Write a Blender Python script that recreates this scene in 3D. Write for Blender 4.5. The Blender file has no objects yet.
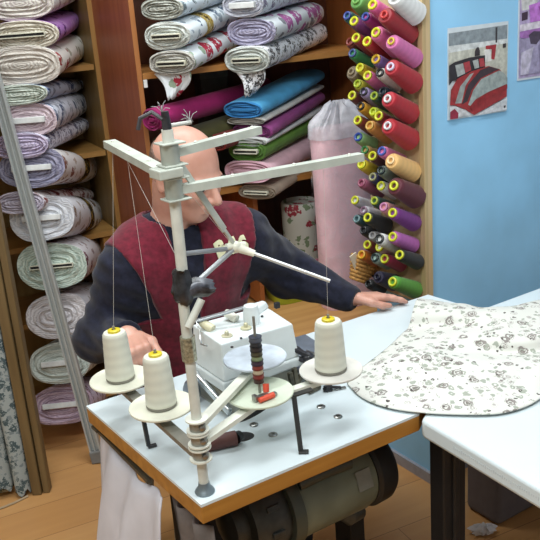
import bpy, bmesh, math, random
import numpy as np
from mathutils import Matrix, Vector, Euler
from mathutils.bvhtree import BVHTree

rnd = random.Random(7)
scn = bpy.context.scene
COL = scn.collection
PI = math.pi

# ------------------------------------------------------------------ camera
FPX, H = 840.0, 1.65
dn = np.array([462.4-270, -(2759-270), -FPX]); up = -dn/np.linalg.norm(dn)
fw = np.array([0, 0, -1.0]); fw = fw-up*fw.dot(up); fw /= np.linalg.norm(fw)
RC = np.stack([np.cross(fw, up), fw, up])
EYE = np.array([0, 0, H])
cam = bpy.data.cameras.new('camera'); camo = bpy.data.objects.new('camera', cam); COL.objects.link(camo)
cam.sensor_width = 36; cam.lens = FPX/540*36; cam.clip_start = 0.05
M4 = Matrix.Identity(4)
for i in range(3):
    for j in range(3): M4[i][j] = float(RC[i, j])
M4[2][3] = H
camo.matrix_world = M4
scn.camera = camo

def ray(x, y): return RC @ np.array([x-270, 270-y, -FPX])
def atz(x, y, z):
    r = ray(x, y); return EYE+r*((z-H)/r[2])
def onplane(x, y, p, n):
    r = ray(x, y); return EYE+r*(np.dot(p-EYE, n)/np.dot(r, n))

# frames: the tables and the wall share one direction, the shelves another
YAW = math.radians(31.87)
U = np.array([math.cos(YAW), math.sin(YAW), 0]); V = np.array([-U[1], U[0], 0])
TZ = 0.77
ORG = atz(201, 505, TZ); ORG[2] = 0
def T(a, b, z=0.0): return ORG+U*a+V*b+np.array([0, 0, z])
def ab(x, y, z):
    d = atz(x, y, z)-ORG; return np.array([d@U, d@V, z])
def abw(p):
    d = np.array(p)-ORG; return np.array([d@U, d@V, p[2]])
SA = math.radians(24.70)
SU = np.array([math.cos(SA), math.sin(SA), 0]); SV = np.array([-SU[1], SU[0], 0])
SL = np.array([-0.587, 3.300, 0.]); SR = np.array([-0.393, 2.877, 0.])
KC = np.array([0.498, 2.490, 0.])

# ------------------------------------------------------------------ materials
def lin(c):
    c = c/255.0
    return c/12.92 if c <= 0.04045 else ((c+0.055)/1.055)**2.4
def rgb(c): return (lin(c[0]), lin(c[1]), lin(c[2]), 1)
class NT:
    def __init__(s, name):
        s.m = bpy.data.materials.new(name); s.m.use_nodes = True
        s.t = s.m.node_tree; s.b = s.t.nodes['Principled BSDF']; s.tc = None
    def n(s, typ, **kw):
        o = s.t.nodes.new(typ)
        for k, v in kw.items():
            if k.startswith('i_'): o.inputs[k[2:].replace('_', ' ')].default_value = v
            else: setattr(o, k, v)
        return o
    def l(s, a, b): s.t.links.new(a, b)
    def obj(s):
        if s.tc is None: s.tc = s.n('ShaderNodeTexCoord')
        return s.tc.outputs['Object']
    def ramp(s, fac, stops, const=False):
        r = s.n('ShaderNodeValToRGB'); r.color_ramp.interpolation = 'CONSTANT' if const else 'LINEAR'
        e = r.color_ramp.elements
        while len(e) < len(stops): e.new(0.5)
        for k, (p, c) in enumerate(stops): e[k].position = p; e[k].color = c if len(c) == 4 else rgb(c)
        s.l(fac, r.inputs[0]); return r.outputs[0]
    def mix(s, fac, a, b):
        m = s.n('ShaderNodeMix', data_type='RGBA')
        for sock, v in ((m.inputs[0], fac), (m.inputs[6], a), (m.inputs[7], b)):
            if hasattr(v, 'is_linked'): s.l(v, sock)
            elif isinstance(v, (int, float)): sock.default_value = v
            else: sock.default_value = rgb(v)
        return m.outputs[2]
    def math(s, op, a, b=0.0):
        m = s.n('ShaderNodeMath', operation=op)
        for k, v in enumerate((a, b)):
            if hasattr(v, 'is_linked'): s.l(v, m.inputs[k])
            else: m.inputs[k].default_value = v
        return m.outputs[0]
    def bump(s, h, strength=.3, dist=.002):
        b = s.n('ShaderNodeBump'); b.inputs['Strength'].default_value = strength; b.inputs['Distance'].default_value = dist
        s.l(h, b.inputs['Height']); s.l(b.outputs[0], s.b.inputs['Normal'])
MC = {}
def plain(c, rough=.5, metal=0., var=.06, scale=30., bump=0., name=None, trans=0., alpha=1., spec=.5, sheen=0.):
    key = (tuple(c), rough, metal, var, scale, bump, trans, alpha, spec, sheen)
    if key in MC: return MC[key]
    t = NT(name or 'material_%d' % len(MC))
    no = t.n('ShaderNodeTexNoise'); no.inputs['Scale'].default_value = scale; no.inputs['Detail'].default_value = 3
    t.l(t.obj(), no.inputs['Vector'])
    a = [max(0, x*(1-var)) for x in c]; b = [min(255, x*(1+var)) for x in c]
    t.l(t.ramp(no.outputs[0], [(.3, a), (.7, b)]), t.b.inputs['Base Color'])
    t.b.inputs['Roughness'].default_value = rough; t.b.inputs['Metallic'].default_value = metal
    t.b.inputs['Specular IOR Level'].default_value = spec
    if sheen: t.b.inputs['Sheen Weight'].default_value = sheen
    if trans: t.b.inputs['Transmission Weight'].default_value = trans
    if alpha < 1: t.b.inputs['Alpha'].default_value = alpha
    if bump: t.bump(no.outputs[0], bump)
    MC[key] = t.m; return t.m
def floral(base, c1, c2, scale=22., dens=.5, c3=None, weave=0.0, seed=0.0):
    key = ('fl', tuple(base), tuple(c1), tuple(c2), scale, dens, seed)
    if key in MC: return MC[key]
    t = NT('printed_fabric_%d' % len(MC))
    mp = t.n('ShaderNodeMapping'); mp.inputs['Location'].default_value = (seed, seed*1.7, seed*.3); t.l(t.obj(), mp.inputs[0])
    nz = t.n('ShaderNodeTexNoise'); nz.inputs['Scale'].default_value = scale*2.2; t.l(mp.outputs[0], nz.inputs['Vector'])
    wv = t.n('ShaderNodeMix', data_type='VECTOR'); wv.inputs[0].default_value = .035
    t.l(mp.outputs[0], wv.inputs[4]); t.l(nz.outputs['Color'], wv.inputs[5])
    def layer(sc, th, pick):
        v = t.n('ShaderNodeTexVoronoi'); v.inputs['Scale'].default_value = sc; t.l(wv.outputs[1], v.inputs['Vector'])
        sp = t.n('ShaderNodeSeparateColor'); t.l(v.outputs['Color'], sp.inputs[0])
        d = t.math('LESS_THAN', v.outputs['Distance'], th); p = t.math('LESS_THAN', sp.outputs[0], pick)
        return t.math('MULTIPLY', d, p)
    fine = t.n('ShaderNodeTexNoise'); fine.inputs['Scale'].default_value = scale*5; fine.inputs['Detail'].default_value = 4; t.l(mp.outputs[0], fine.inputs['Vector'])
    f1 = t.ramp(fine.outputs[0], [(.38, (0, 0, 0)), (.46, (255, 255, 255))])
    m1 = t.math('MULTIPLY', layer(scale, .46, dens), f1)
    m2 = t.math('MULTIPLY', layer(scale*1.9, .42, dens*.9), .85)
    col = t.mix(m2, base, c2); col = t.mix(m1, col, c1)
    if c3:
        col = t.mix(layer(scale*1.35, .36, dens*.5), col, c3)
    t.l(col, t.b.inputs['Base Color']); t.b.inputs['Roughness'].default_value = .85
    t.b.inputs['Specular IOR Level'].default_value = .2
    t.bump(fine.outputs[0], .15)
    MC[key] = t.m; return t.m
def wood(c, dark, scale=1., axis='Z', rough=.45):
    key = ('wood', tuple(c), tuple(dark), scale, axis)
    if key in MC: return MC[key]
    t = NT('wood_%d' % len(MC)); mp = t.n('ShaderNodeMapping')
    s = {'X': (2, 30, 30), 'Y': (30, 2, 30), 'Z': (30, 30, 2)}[axis]
    mp.inputs['Scale'].default_value = [k*scale for k in s]; t.l(t.obj(), mp.inputs[0])
    no = t.n('ShaderNodeTexNoise'); no.inputs['Scale'].default_value = 1.5; no.inputs['Detail'].default_value = 5; t.l(mp.outputs[0], no.inputs['Vector'])
    t.l(t.ramp(no.outputs[0], [(.3, dark), (.7, c)]), t.b.inputs['Base Color']); t.b.inputs['Roughness'].default_value = rough
    t.bump(no.outputs[0], .08); MC[key] = t.m; return t.m
def threadmat(c, rough=.55):
    key = ('th', tuple(c))
    if key in MC: return MC[key]
    t = NT('wound_thread_%d' % len(MC))
    w = t.n('ShaderNodeTexWave', wave_type='BANDS', bands_direction='Z'); w.inputs['Scale'].default_value = 140; w.inputs['Distortion'].default_value = 3.5; w.inputs['Detail'].default_value = 2
    w.inputs['Detail Scale'].default_value = .4
    t.l(t.obj(), w.inputs['Vector'])
    w2 = t.n('ShaderNodeTexWave', wave_type='BANDS', bands_direction='Z'); w2.inputs['Scale'].default_value = 16; w2.inputs['Distortion'].default_value = 2.; t.l(t.obj(), w2.inputs['Vector'])
    k = t.math('ADD', t.math('MULTIPLY', w.outputs[1], .6), t.math('MULTIPLY', w2.outputs[1], .4))
    t.l(t.ramp(k, [(0., [x*.92 for x in c]), (1., [min(255, x*1.02) for x in c])]), t.b.inputs['Base Color'])
    t.b.inputs['Roughness'].default_value = rough; t.b.inputs['Sheen Weight'].default_value = .15
    t.bump(k, .1, .001); MC[key] = t.m; return t.m
def layered(c, dark, sc=1.0):
    """edge of a rolled bolt: irregular thin layers following the outline"""
    key = ('lay', tuple(c), tuple(dark), sc)
    if key in MC: return MC[key]
    t = NT('rolled_edges_%d' % len(MC))
    mp = t.n('ShaderNodeMapping'); mp.inputs['Scale'].default_value = (.62, .0, 1.25); t.l(t.obj(), mp.inputs[0])
    nz = t.n('ShaderNodeTexNoise'); nz.inputs['Scale'].default_value = 26; nz.inputs['Detail'].default_value = 3; t.l(t.obj(), nz.inputs['Vector'])
    w = t.n('ShaderNodeTexWave', wave_type='RINGS', rings_direction='Y'); w.inputs['Scale'].default_value = 34*sc; w.inputs['Distortion'].default_value = 11; w.inputs['Detail'].default_value = 4
    w.inputs['Detail Scale'].default_value = 1.2
    t.l(mp.outputs[0], w.inputs['Vector'])
    a = t.math('MULTIPLY', w.outputs[1], t.ramp(nz.outputs[0], [(.3, (120, 120, 120)), (.65, (255, 255, 255))]))
    t.l(t.ramp(a, [(.0, [(x*1.3+y)/2.3 for x, y in zip(dark, c)]), (.22, [(x+y*3)/4 for x, y in zip(dark, c)]), (.6, c)]), t.b.inputs['Base Color'])
    t.b.inputs['Roughness'].default_value = .9; t.bump(w.outputs[1], .5, .003); MC[key] = t.m; return t.m

# ------------------------------------------------------------------ mesh helpers
OFF = {}      # root name -> origin that its children's vertices are measured from
class MB:
    def __init__(s): s.v = []; s.f = []; s.mi = []
    def add(s, vs, fs, mi=0):
        o = len(s.v); s.v += [tuple(float(c) for c in p) for p in vs]; s.f += [[i+o for i in f] for f in fs]; s.mi += [mi]*len(fs); return s
    def box(s, c, size, R=None, mi=0):
        hx, hy, hz = [k/2 for k in size]; R = np.eye(3) if R is None else R; c = np.array(c, float)
        vs = [c+R@np.array([x*hx, y*hy, z*hz]) for x in (-1, 1) for y in (-1, 1) for z in (-1, 1)]
        return s.add(vs, [[0, 1, 3, 2], [4, 6, 7, 5], [0, 4, 5, 1], [2, 3, 7, 6], [0, 2, 6, 4], [1, 5, 7, 3]], mi)
    def loft(s, rings, cap=(True, True), closed=True, mi=0):
        n = len(rings[0]); vs = [p for r in rings for p in r]; fs = []
        for i in range(len(rings)-1):
            for j in range(n if closed else n-1):
                k = (j+1) % n; fs.append([i*n+j, i*n+k, (i+1)*n+k, (i+1)*n+j])
        if cap[0]: fs.append(list(range(n))[::-1])
        if cap[1]: fs.append([(len(rings)-1)*n+j for j in range(n)])
        return s.add(vs, fs, mi)
    def lathe(s, prof, c=(0, 0, 0), axis=(0, 0, 1), n=28, cap=(True, True), mi=0):
        axis = np.array(axis, float); axis /= np.linalg.norm(axis); c = np.array(c, float)
        t = np.array([1., 0, 0]) if abs(axis[0]) < .9 else np.array([0, 1., 0])
        x = np.cross(t, axis); x /= np.linalg.norm(x); y = np.cross(axis, x)
        rings = [[c+axis*z+(x*math.cos(2*PI*k/n)+y*math.sin(2*PI*k/n))*max(r, 1e-5) for k in range(n)] for r, z in prof]
        return s.loft(rings, cap, mi=mi)
    def tube(s, path, r, n=10, cap=True, mi=0):
        P = [np.array(p, float) for p in path]; R = r if isinstance(r, (list, tuple)) else [r]*len(P)
        rings = []; px = None
        for i, p in enumerate(P):
            d = P[min(i+1, len(P)-1)]-P[max(i-1, 0)]; d /= np.linalg.norm(d)+1e-12
            if px is None:
                t = np.array([0, 0, 1.]) if abs(d[2]) < .9 else np.array([1., 0, 0]); px = np.cross(t, d)
            px = px-d*px.dot(d); px /= np.linalg.norm(px); py = np.cross(d, px)
            rings.append([p+(px*math.cos(2*PI*k/n)+py*math.sin(2*PI*k/n))*R[i] for k in range(n)])
        return s.loft(rings, (cap, cap), mi=mi)
    def bar(s, p, q, w, h, upv=(0, 0, 1), mi=0):
        p = np.array(p, float); q = np.array(q, float); d = q-p; L = np.linalg.norm(d); d /= L
        x = np.cross(d, np.array(upv, float)); x /= np.linalg.norm(x); z = np.cross(x, d)
        return s.box((p+q)/2, (w, L, h), np.stack([x, d, z], 1), mi)
    def channel(s, p, q, w, h, t=.0025, upv=(0, 0, 1)):
        """inverted U channel: top web and two side flanges"""
        p = np.array(p, float); q = np.array(q, float); d = (q-p)/np.linalg.norm(q-p)
        x = np.cross(d, np.array(upv, float)); x /= np.linalg.norm(x); z = np.cross(x, d)
        sec = [(-w/2, -h), (-w/2, 0), (w/2, 0), (w/2, -h), (w/2-t, -h), (w/2-t, -t), (-w/2+t, -t), (-w/2+t, -h)]
        return s.loft([[o+x*a+z*b for a, b in sec] for o in (p, q)])
    def prism(s, poly, z0, z1, mi=0):
        return s.loft([[(x, y, z0) for x, y in poly], [(x, y, z1) for x, y in poly]], mi=mi)
    def sphere(s, c, r, n=16, m=10, mi=0):
        r = (r, r, r) if isinstance(r, (int, float)) else r
        rings = [[(c[0]+r[0]*math.sin(t)*math.cos(2*PI*k/n), c[1]+r[1]*math.sin(t)*math.sin(2*PI*k/n), c[2]-r[2]*math.cos(t)) for k in range(n)]
                 for t in [max(.02, min(PI-.02, PI*i/m)) for i in range(m+1)]]
        return s.loft(rings, mi=mi)
    def build(s, name, mat, parent=None, smooth=True, bevel=0., seg=2, sub=0, angle=40):
        me = bpy.data.meshes.new(name); V = np.array(s.v)
        root = parent
        while root is not None and root.parent is not None: root = root.parent
        if root is not None and root.name in OFF: V = V-np.array(OFF[root.name])
        me.from_pydata(V.tolist(), [], s.f)
        for m in (mat if isinstance(mat, (list, tuple)) else [mat]): me.materials.append(m)
        if isinstance(mat, (list, tuple)): me.polygons.foreach_set('material_index', s.mi)
        bm = bmesh.new(); bm.from_mesh(me); bmesh.ops.recalc_face_normals(bm, faces=bm.faces); bm.to_mesh(me); bm.free()
        o = bpy.data.objects.new(name, me); COL.objects.link(o)
        if parent is not None: o.parent = parent
        if smooth:
            me.polygons.foreach_set('use_smooth', [True]*len(me.polygons))
            try: me.set_sharp_from_angle(angle=math.radians(angle))
            except Exception: pass
        if bevel:
            b = o.modifiers.new('bevel', 'BEVEL'); b.width = bevel; b.segments = seg; b.limit_method = 'ANGLE'; b.angle_limit = math.radians(50)
        if sub:
            b = o.modifiers.new('subdivision', 'SUBSURF'); b.levels = sub; b.render_levels = sub
        return o
def tag(o, label, cat, group=None):
    o['label'] = label; o['category'] = cat
    if group: o['group'] = group
    return o
def thing(name, label, cat, loc=(0, 0, 0), rot=(0, 0, 0), group=None, off=(0, 0, 0)):
    o = bpy.data.objects.new(name, None); COL.objects.link(o); o.empty_display_size = .05
    o.location = [float(k) for k in loc]; o.rotation_euler = rot; OFF[o.name] = tuple(float(k) for k in off)
    return tag(o, label, cat, group)
def table_thing(name, label, cat, a, b, z, group=None):
    """a thing whose parts are written in table coordinates (a along, b across, z up)"""
    return thing(name, label, cat, T(a, b, z), (0, 0, YAW), group, (a, b, z))
def struct(mb, name, mat, **k):
    o = mb.build(name, mat, **k); o['kind'] = 'structure'; return o

# common materials
LAM = plain((210, 222, 226), .32, var=.015, scale=6)
EDGE = wood((176, 124, 52), (148, 98, 36), 1., 'X', .4)
OFFW = plain((214, 216, 204), .45, var=.03)
GREYG = plain((176, 182, 172), .42, var=.05)
STEEL = plain((150, 150, 146), .3, .9, var=.1)
DSTEEL = plain((138, 138, 130), .35, .45, var=.15)
BLACK = plain((22, 22, 24), .5, var=.2)
DARKM = plain((44, 44, 48), .45, .3, var=.2)
YEL = plain((198, 178, 30), .4, var=.05)
CARD = plain((206, 203, 192), .8, var=.04)
SHELFW = wood((186, 130, 68), (162, 108, 52), .8, 'X')
SHELFZ = wood((176, 108, 58), (152, 88, 44), .7, 'Z')
PALEW = wood((160, 120, 66), (138, 100, 52), .8, 'Z')
REDW = wood((150, 84, 52), (128, 66, 40), .7, 'Z')

# ------------------------------------------------------------------ the room
t = NT('floor_laminate'); tc = t.n('ShaderNodeTexCoord'); mp = t.n('ShaderNodeMapping'); mp.inputs['Rotation'].default_value = (0, 0, -SA)
t.l(tc.outputs['Object'], mp.inputs[0])
br = t.n('ShaderNodeTexBrick'); br.offset = .37; br.inputs['Scale'].default_value = 1.; br.inputs['Brick Width'].default_value = 1.25; br.inputs['Row Height'].default_value = .19
br.inputs['Mortar Size'].default_value = .0012; br.inputs['Color1'].default_value = rgb((208, 160, 104)); br.inputs['Color2'].default_value = rgb((198, 148, 92)); br.inputs['Mortar'].default_value = rgb((120, 80, 46))
t.l(mp.outputs[0], br.inputs['Vector'])
mp2 = t.n('ShaderNodeMapping'); mp2.inputs['Scale'].default_value = (1.5, 16, 1); t.l(mp.outputs[0], mp2.inputs[0])
no = t.n('ShaderNodeTexNoise'); no.inputs['Scale'].default_value = 2.; no.inputs['Detail'].default_value = 6; t.l(mp2.outputs[0], no.inputs['Vector'])
t.l(t.mix(t.math('MULTIPLY', no.outputs[0], .55), br.outputs[0], (168, 118, 70)), t.b.inputs['Base Color']); t.b.inputs['Roughness'].default_value = .38
struct(MB().box((0, 2., -.03), (8, 8.4, .06)), 'floor', t.m, smooth=False)
WALLW = plain((206, 204, 196), .8, var=.02, scale=4)
BLUE = plain((148, 204, 240), .75, var=.035, scale=5, bump=.03)
bw = SL+SV*.46
struct(MB().bar(bw-SU*2.6+np.array([0, 0, 1.35]), bw+SU*2.6+np.array([0, 0, 1.35]), .08, 2.7), 'wall_back', WALLW, smooth=False)
KP = [KC, KC+U*2.2, KC+U*2.2+V*.26, KC+V*.26]
struct(MB().prism([(p[0], p[1]) for p in KP], 0, 2.7), 'wall_right', BLUE, smooth=False)
bb = MB()
bb.bar(KC+V*.26-U*.006+np.array([0, 0, .02]), KC-V*.0-U*.006+np.array([0, 0, .02]), .012, .04)
bb.bar(KC-V*.006-U*.012+np.array([0, 0, .02]), KC+U*2.2-V*.006+np.array([0, 0, .02]), .012, .04)
struct(bb, 'baseboard_right', plain((150, 152, 160), .6), smooth=False)
# walls behind and beside the photographer close the room in
struct(MB().box((-2.3, 1.6, 1.35), (.08, 6.4, 2.7)), 'wall_left', WALLW, smooth=False)
struct(MB().box((0, -1.5, 1.35), (5.6, .08, 2.7)), 'wall_front', WALLW, smooth=False)
struct(MB().box((0, 2., 2.74), (8, 8.4, .08)), 'ceiling', plain((226, 226, 222), .85, var=.01), smooth=False)

# ------------------------------------------------------------------ shelf units
def shelf_unit(label, org, wid, dep, planks, left_len, right_front, mats, backd, left=True, name='shelf_unit'):
    root = thing(name, label, 'shelf', org, (0, 0, SA))
    top = 2.15
    if left: MB().box((.008, left_len/2-.0, top/2), (.016, left_len, top)).build('side_panel', mats['lp'], root, smooth=False)
    MB().box((wid, dep/2, top/2), (.018, dep, top)).build('side_panel', mats['rp'], root, smooth=False)
    if left: MB().box((.008, -.001, top/2), (.0165, .004, top)).build('edge_strip', mats['edge'], root, smooth=False)
    MB().box((wid, -.001, top/2), (.0185, .004, top)).build('edge_strip', mats['edge'], root, smooth=False)
    MB().box((wid/2, backd+.004, top/2), (wid-.02, .008, top)).build('back_panel', mats['back'], root, smooth=False)
    for z in planks:
        MB().box((wid/2+.003, backd/2, z), (wid-.034, backd-.004, .02)).build('shelf_board', mats['plank'], root, smooth=False)
    return root
OLIVE = wood((150, 122, 72), (126, 98, 54), .8, 'Z')
lw = 1.5
root = shelf_unit('shelf unit at the back left with pale planks holding big floral bolts', SL-SU*lw, lw-.009, .37,
                  (.06, .44, .755, 1.08, 1.41, 1.78), .37, 0, dict(lp=PALEW, rp=OLIVE, edge=PALEW, back=OLIVE, plank=wood((166, 128, 72), (146, 106, 54), .8, 'X')), .36)
ru = shelf_unit('tall reddish brown shelf unit behind the sewing man, its left side standing forward', SR, .97, .40,
                (.957, 1.395, 1.85), .50, 0, dict(lp=REDW, rp=SHELFZ, edge=wood((166, 108, 58), (146, 90, 44), .8, 'Z'), back=wood((106, 58, 32), (84, 44, 24), .7, 'Z'), plank=SHELFW), .39)
BENCH = wood((206, 158, 100), (184, 134, 78), .7, 'X')
MB().box((.60, .02, .459), (.72, .72, .022)).build('bench_top', BENCH, ru, smooth=False, bevel=.003)
MB().box((.60, .03, .224), (.68, .68, .446)).build('bench_base', SHELFZ, ru, smooth=False)
MB().box((.40, .2, .715), (.018, .37, .46)).build('divider', SHELFZ, ru, smooth=False)

# ------------------------------------------------------------------ bolts of fabric
def superell(w, h, n=40, e=2.8):
    o = []
    for k in range(n):
        a = 2*PI*k/n; c, s_ = math.cos(a), math.sin(a)
        o.append((math.copysign(abs(c)**(2/e), c)*w/2, math.copysign(abs(s_)**(2/e), s_)*h/2))
    return o
def bolt(name, label, front, far, wpx, hpx, body, end, group, core='slot', off=.25, foff=-.3, org=SL, tail=None, e=2.4, band=None, white=None, hmax=None, flat=0):
    A = onplane(front[0], front[1], org-SV*off, SV); Bp = onplane(far[0], far[1], org-SV*foff, SV)
    dpt = -((RC.T@(A-EYE))[2]); w = wpx*dpt/FPX; h = hpx*dpt/FPX
    y = Bp-A; L = np.linalg.norm(y); y = y/L; x = np.cross(y, [0, 0, 1.]); x /= np.linalg.norm(x); z = np.cross(x, y)
    R3 = Matrix([[x[0], y[0], z[0]], [x[1], y[1], z[1]], [x[2], y[2], z[2]]])
    root = thing(name, label, 'fabric bolt', A, R3.to_euler(), group)
    r = random.Random(hash(label) % 9999 if False else sum(map(ord, label)))
    n = 40; sec = superell(w, h, n, e); ph = [r.uniform(0, 6) for _ in range(6)]
    def wob(k, yy, amp):
        a = 2*PI*k/n
        return 1+amp*(math.sin(2*a+ph[0]+yy*5)+.7*math.sin(3*a+ph[1]-yy*8)+.5*math.sin(5*a+ph[2]+yy*11))
    rings = []
    for yy in np.linspace(0, L, 9):
        sc = 1. if yy < L*.98 else .96
        rings.append([(p[0]*sc*wob(k, yy, .018), yy, p[1]*sc*wob(k, yy, .03)) for k, p in enumerate(sec)])
    rings.append([(p[0]*.8, L+.006, p[1]*.7) for p in sec])
    MB().loft(rings, (False, True)).build('fabric_wrap', body, root)
    # layered end: each turn of cloth stands a little in or out
    m = MB(); er = [[(p[0]*wob(k, 0, .018), 0, p[1]*wob(k, 0, .03)) for k, p in enumerate(sec)]]
    nl = 7; ins = min(w, h)/2*.86/nl
    for j in range(1, nl+1):
        kx = 1-2*ins*j/w; kz = 1-2*ins*j/h
        dy = (-.004 if j % 2 else .003)+r.uniform(-.002, .002)
        er.append([(p[0]*kx*wob(k, j*.3, .018), dy+.002*math.sin(k*.7+j), p[1]*kz*wob(k, j*.3, .05)) for k, p in enumerate(sec)])
    m.loft(er, (False, True)); m.build('rolled_end', end, root)
    if core == 'slot':
        cw, chh = w*.62, min(.009, h*.12); m = MB()
        m.box((0, -.006, chh/2+.0015), (cw, .02, .003)); m.box((0, -.006, -chh/2-.0015), (cw, .02, .003)); m.box((-cw/2, -.006, 0), (.003, .02, chh)); m.box((cw/2, -.006, 0), (.003, .02, chh))
        c = m.build('board_core', plain((200, 198, 180), .8), root, smooth=False); 
        MB().box((0, -.005, 0), (cw-.006, .012, chh-.001)).build('core_hollow', BLACK, c, smooth=False)
    elif core == 'board':
        MB().box((0, -.007, .0), (w*.6, .02, min(.02, h*.24))).build('board_core', plain((206, 208, 206), .75), root, smooth=False, bevel=.002)
    if tail:
        tx, tl, tw = tail; m = MB(); rr = []
        for j in range(7):
            f = j/6; ww = tw*(1-f*.88)/2
            rr.append([(tx+q*ww+.012*math.sin(4*f), .012+.05*f*(q*.5)-.006*math.sin(q*6+f*3), -h*.42-tl*f-.004*math.cos(q*5)) for q in np.linspace(-1, 1, 9)])
        o = m.loft(rr, (False, False), closed=False).build('loose_end', body, root)
        sm = o.modifiers.new('thickness', 'SOLIDIFY'); sm.thickness = .003
    if band:
        q0, q1, bc = band; rr = [[(p[0]*wob(k, yy, .018)*1.015, yy, p[1]*wob(k, yy, .03)*1.02) for k, p in enumerate(sec)] for yy in np.linspace(L*q0, L*q1, 3)]
        MB().loft(rr, (False, False)).build('printed_band', bc, root)
    return root
W1 = (206, 206, 200)
GL = 'bolts stacked in the left shelf unit'; GR = 'bolts on the upper plank of the right unit'; GM = 'plain bolts in the middle of the right unit'
GOLD = floral((60, 48, 24), (180, 150, 70), (20, 16, 12), 40, .7)
Lb = [
 ('topmost cream bolt cut by the top left corner of the photo', (20, 4), (54, -9), 68, 32, floral((220, 223, 222), (150, 130, 140), (170, 165, 160), 24), layered((204, 200, 190), (158, 140, 144)), 'none', {}),
 ('cream bolt with a purple printed cloth body, second from the top at left', (22, 35), (52, 22), 74, 28, floral((166, 119, 186), (84, 44, 104), (178, 140, 190), 16, .6), layered((206, 200, 186), (130, 118, 100)), 'slot', {}),
 ('thick cream bolt with red blossoms at its far end, resting on the upper left plank', (22, 66), (56, 49), 78, 38, floral((226, 226, 220), (150, 54, 56), (150, 150, 130), 15, .45), layered((204, 198, 188), (150, 138, 130)), 'none', {}),
 ('flattened pale green edged bolt with blue flower print, just under the upper left plank', (18, 95), (60, 86), 60, 20, floral((184, 199, 220), (58, 74, 112), (120, 130, 150), 15, .6), layered((198, 204, 192), (120, 130, 120)), 'none', {}),
 ('pink edged bolt with a white board end and grey blue leaf print', (28, 120), (64, 105), 58, 34, floral((215, 223, 236), (84, 98, 128), (150, 160, 174), 20, .6), layered((208, 192, 198), (140, 118, 128)), 'board', {}),
 ('lilac edged bolt with small grey speckle print, on the second left plank', (20, 146), (66, 126), 58, 25, floral((217, 221, 234), (92, 92, 122), (140, 136, 160), 34, .7), layered((196, 184, 206), (130, 118, 146)), 'none', {}),
 ('slate purple bolt with a white board end and a black gold band at left', (32, 168), (72, 168), 66, 39, floral((220, 219, 218), (132, 84, 70), (168, 150, 130), 16, .5), layered((150, 148, 168), (74, 72, 96)), 'board', dict(band=(.52, .66, GOLD))),
 ('narrow lilac white bolt with red brown flowers between two thick bolts at left', (20, 203), (74, 196), 50, 22, floral((222, 219, 222), (122, 58, 58), (160, 120, 116), 17, .55), layered((188, 180, 192), (120, 112, 126)), 'none', {}),
 ('round white crinkled bolt with a white board end, above the third left plank', (42, 218), (77, 215), 64, 46, floral((224, 228, 234), (130, 100, 70), (170, 160, 150), 14, .45), layered((206, 208, 212), (160, 162, 170)), 'board', dict(band=(.5, .62, GOLD))),
 ('pale green rimmed bolt with a dark open core, left of the seated man’s shoulder', (52, 266), (80, 249), 68, 48, floral((215, 214, 218), (104, 40, 56), (150, 130, 130), 15, .55), layered((192, 204, 192), (112, 132, 122)), 'slot', {}),
 ('white bolt with wavy layers and dark spots, behind the leaning grey pole', (57, 316), (84, 299), 60, 45, floral((215, 221, 229), (60, 60, 70), (160, 160, 160), 14, .35), layered((206, 202, 204), (140, 134, 136)), 'none', {}),
 ('pale grey green bolt with a white board end, second from the floor at left', (60, 363), (85, 346), 60, 41, floral((215, 226, 229), (120, 130, 126), (160, 160, 156), 18, .5), layered((194, 200, 192), (130, 138, 130)), 'board', {}),
 ('mauve pink bolt with a torn white edge, lowest one in the left shelf unit', (62, 405), (88, 390), 62, 39, floral((208, 199, 218), (120, 90, 110), (150, 130, 146), 20, .5), layered((186, 164, 178), (120, 98, 114)), 'board', {}),
]
for lab, fr, fa, w_, h_, bm_, em_, co, kw in Lb:
    bolt('fabric_bolt', lab, fr, fa, w_, h_, bm_, em_, GL, core=co, **kw)
RW = layered((206, 210, 204), (120, 126, 122), 1.2)
Rb = [
 ('white bolt with grey sprigs at the top of the left column on the right unit', (162, 9), (214, -6), 46, 21, floral((217, 228, 236), (110, 124, 130), (160, 168, 170), 24, .55), layered((180, 182, 172), (92, 94, 88)), 'none', {}),
 ('white bolt with a gold ring band and blue grey flowers, right unit', (167, 36), (220, 13), 50, 27, floral((224, 232, 236), (90, 108, 130), (150, 164, 176), 17, .5), RW, 'slot', dict(band=(.3, .42, floral((166, 144, 77), (70, 54, 20), (196, 186, 150), 40, .7)))),
 ('white bolt with red bouquets and a pointed loose end, lowest of the left column', (172, 63), (226, 35), 50, 25, floral((226, 232, 236), (170, 50, 70), (130, 150, 120), 14, .55), layered((188, 186, 178), (98, 96, 92), 1.2), 'slot', dict(tail=(-.01, .085, .13))),
 ('pale lilac white bolt with a white board end, top of the right column', (243, 5), (300, -9), 46, 24, floral((217, 226, 236), (128, 122, 146), (160, 160, 176), 24, .6), layered((196, 198, 206), (130, 130, 146)), 'board', {}),
 ('bolt with lavender grey rim and mauve blossoms, middle of the right column', (251, 32), (304, 14), 52, 27, floral((226, 232, 236), (176, 104, 160), (110, 110, 120), 13, .55), layered((172, 168, 190), (88, 84, 108)), 'none', {}),
 ('white bolt with black speckles and a hanging loose end, lowest of the right column', (247, 60), (308, 33), 50, 27, floral((230, 232, 236), (70, 70, 72), (150, 146, 140), 38, .6), layered((202, 206, 200), (130, 136, 130)), 'slot', dict(tail=(.0, .085, .11))),
]
for lab, fr, fa, w_, h_, bm_, em_, co, kw in Rb:
    bolt('fabric_bolt', lab, fr, fa, w_, h_, bm_, em_, GR, core=co, off=.1, foff=-.27, org=SR, **kw)
def cl(c): return plain(c, .8, var=.08, scale=14, bump=.1, spec=.2, sheen=.1)
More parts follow.
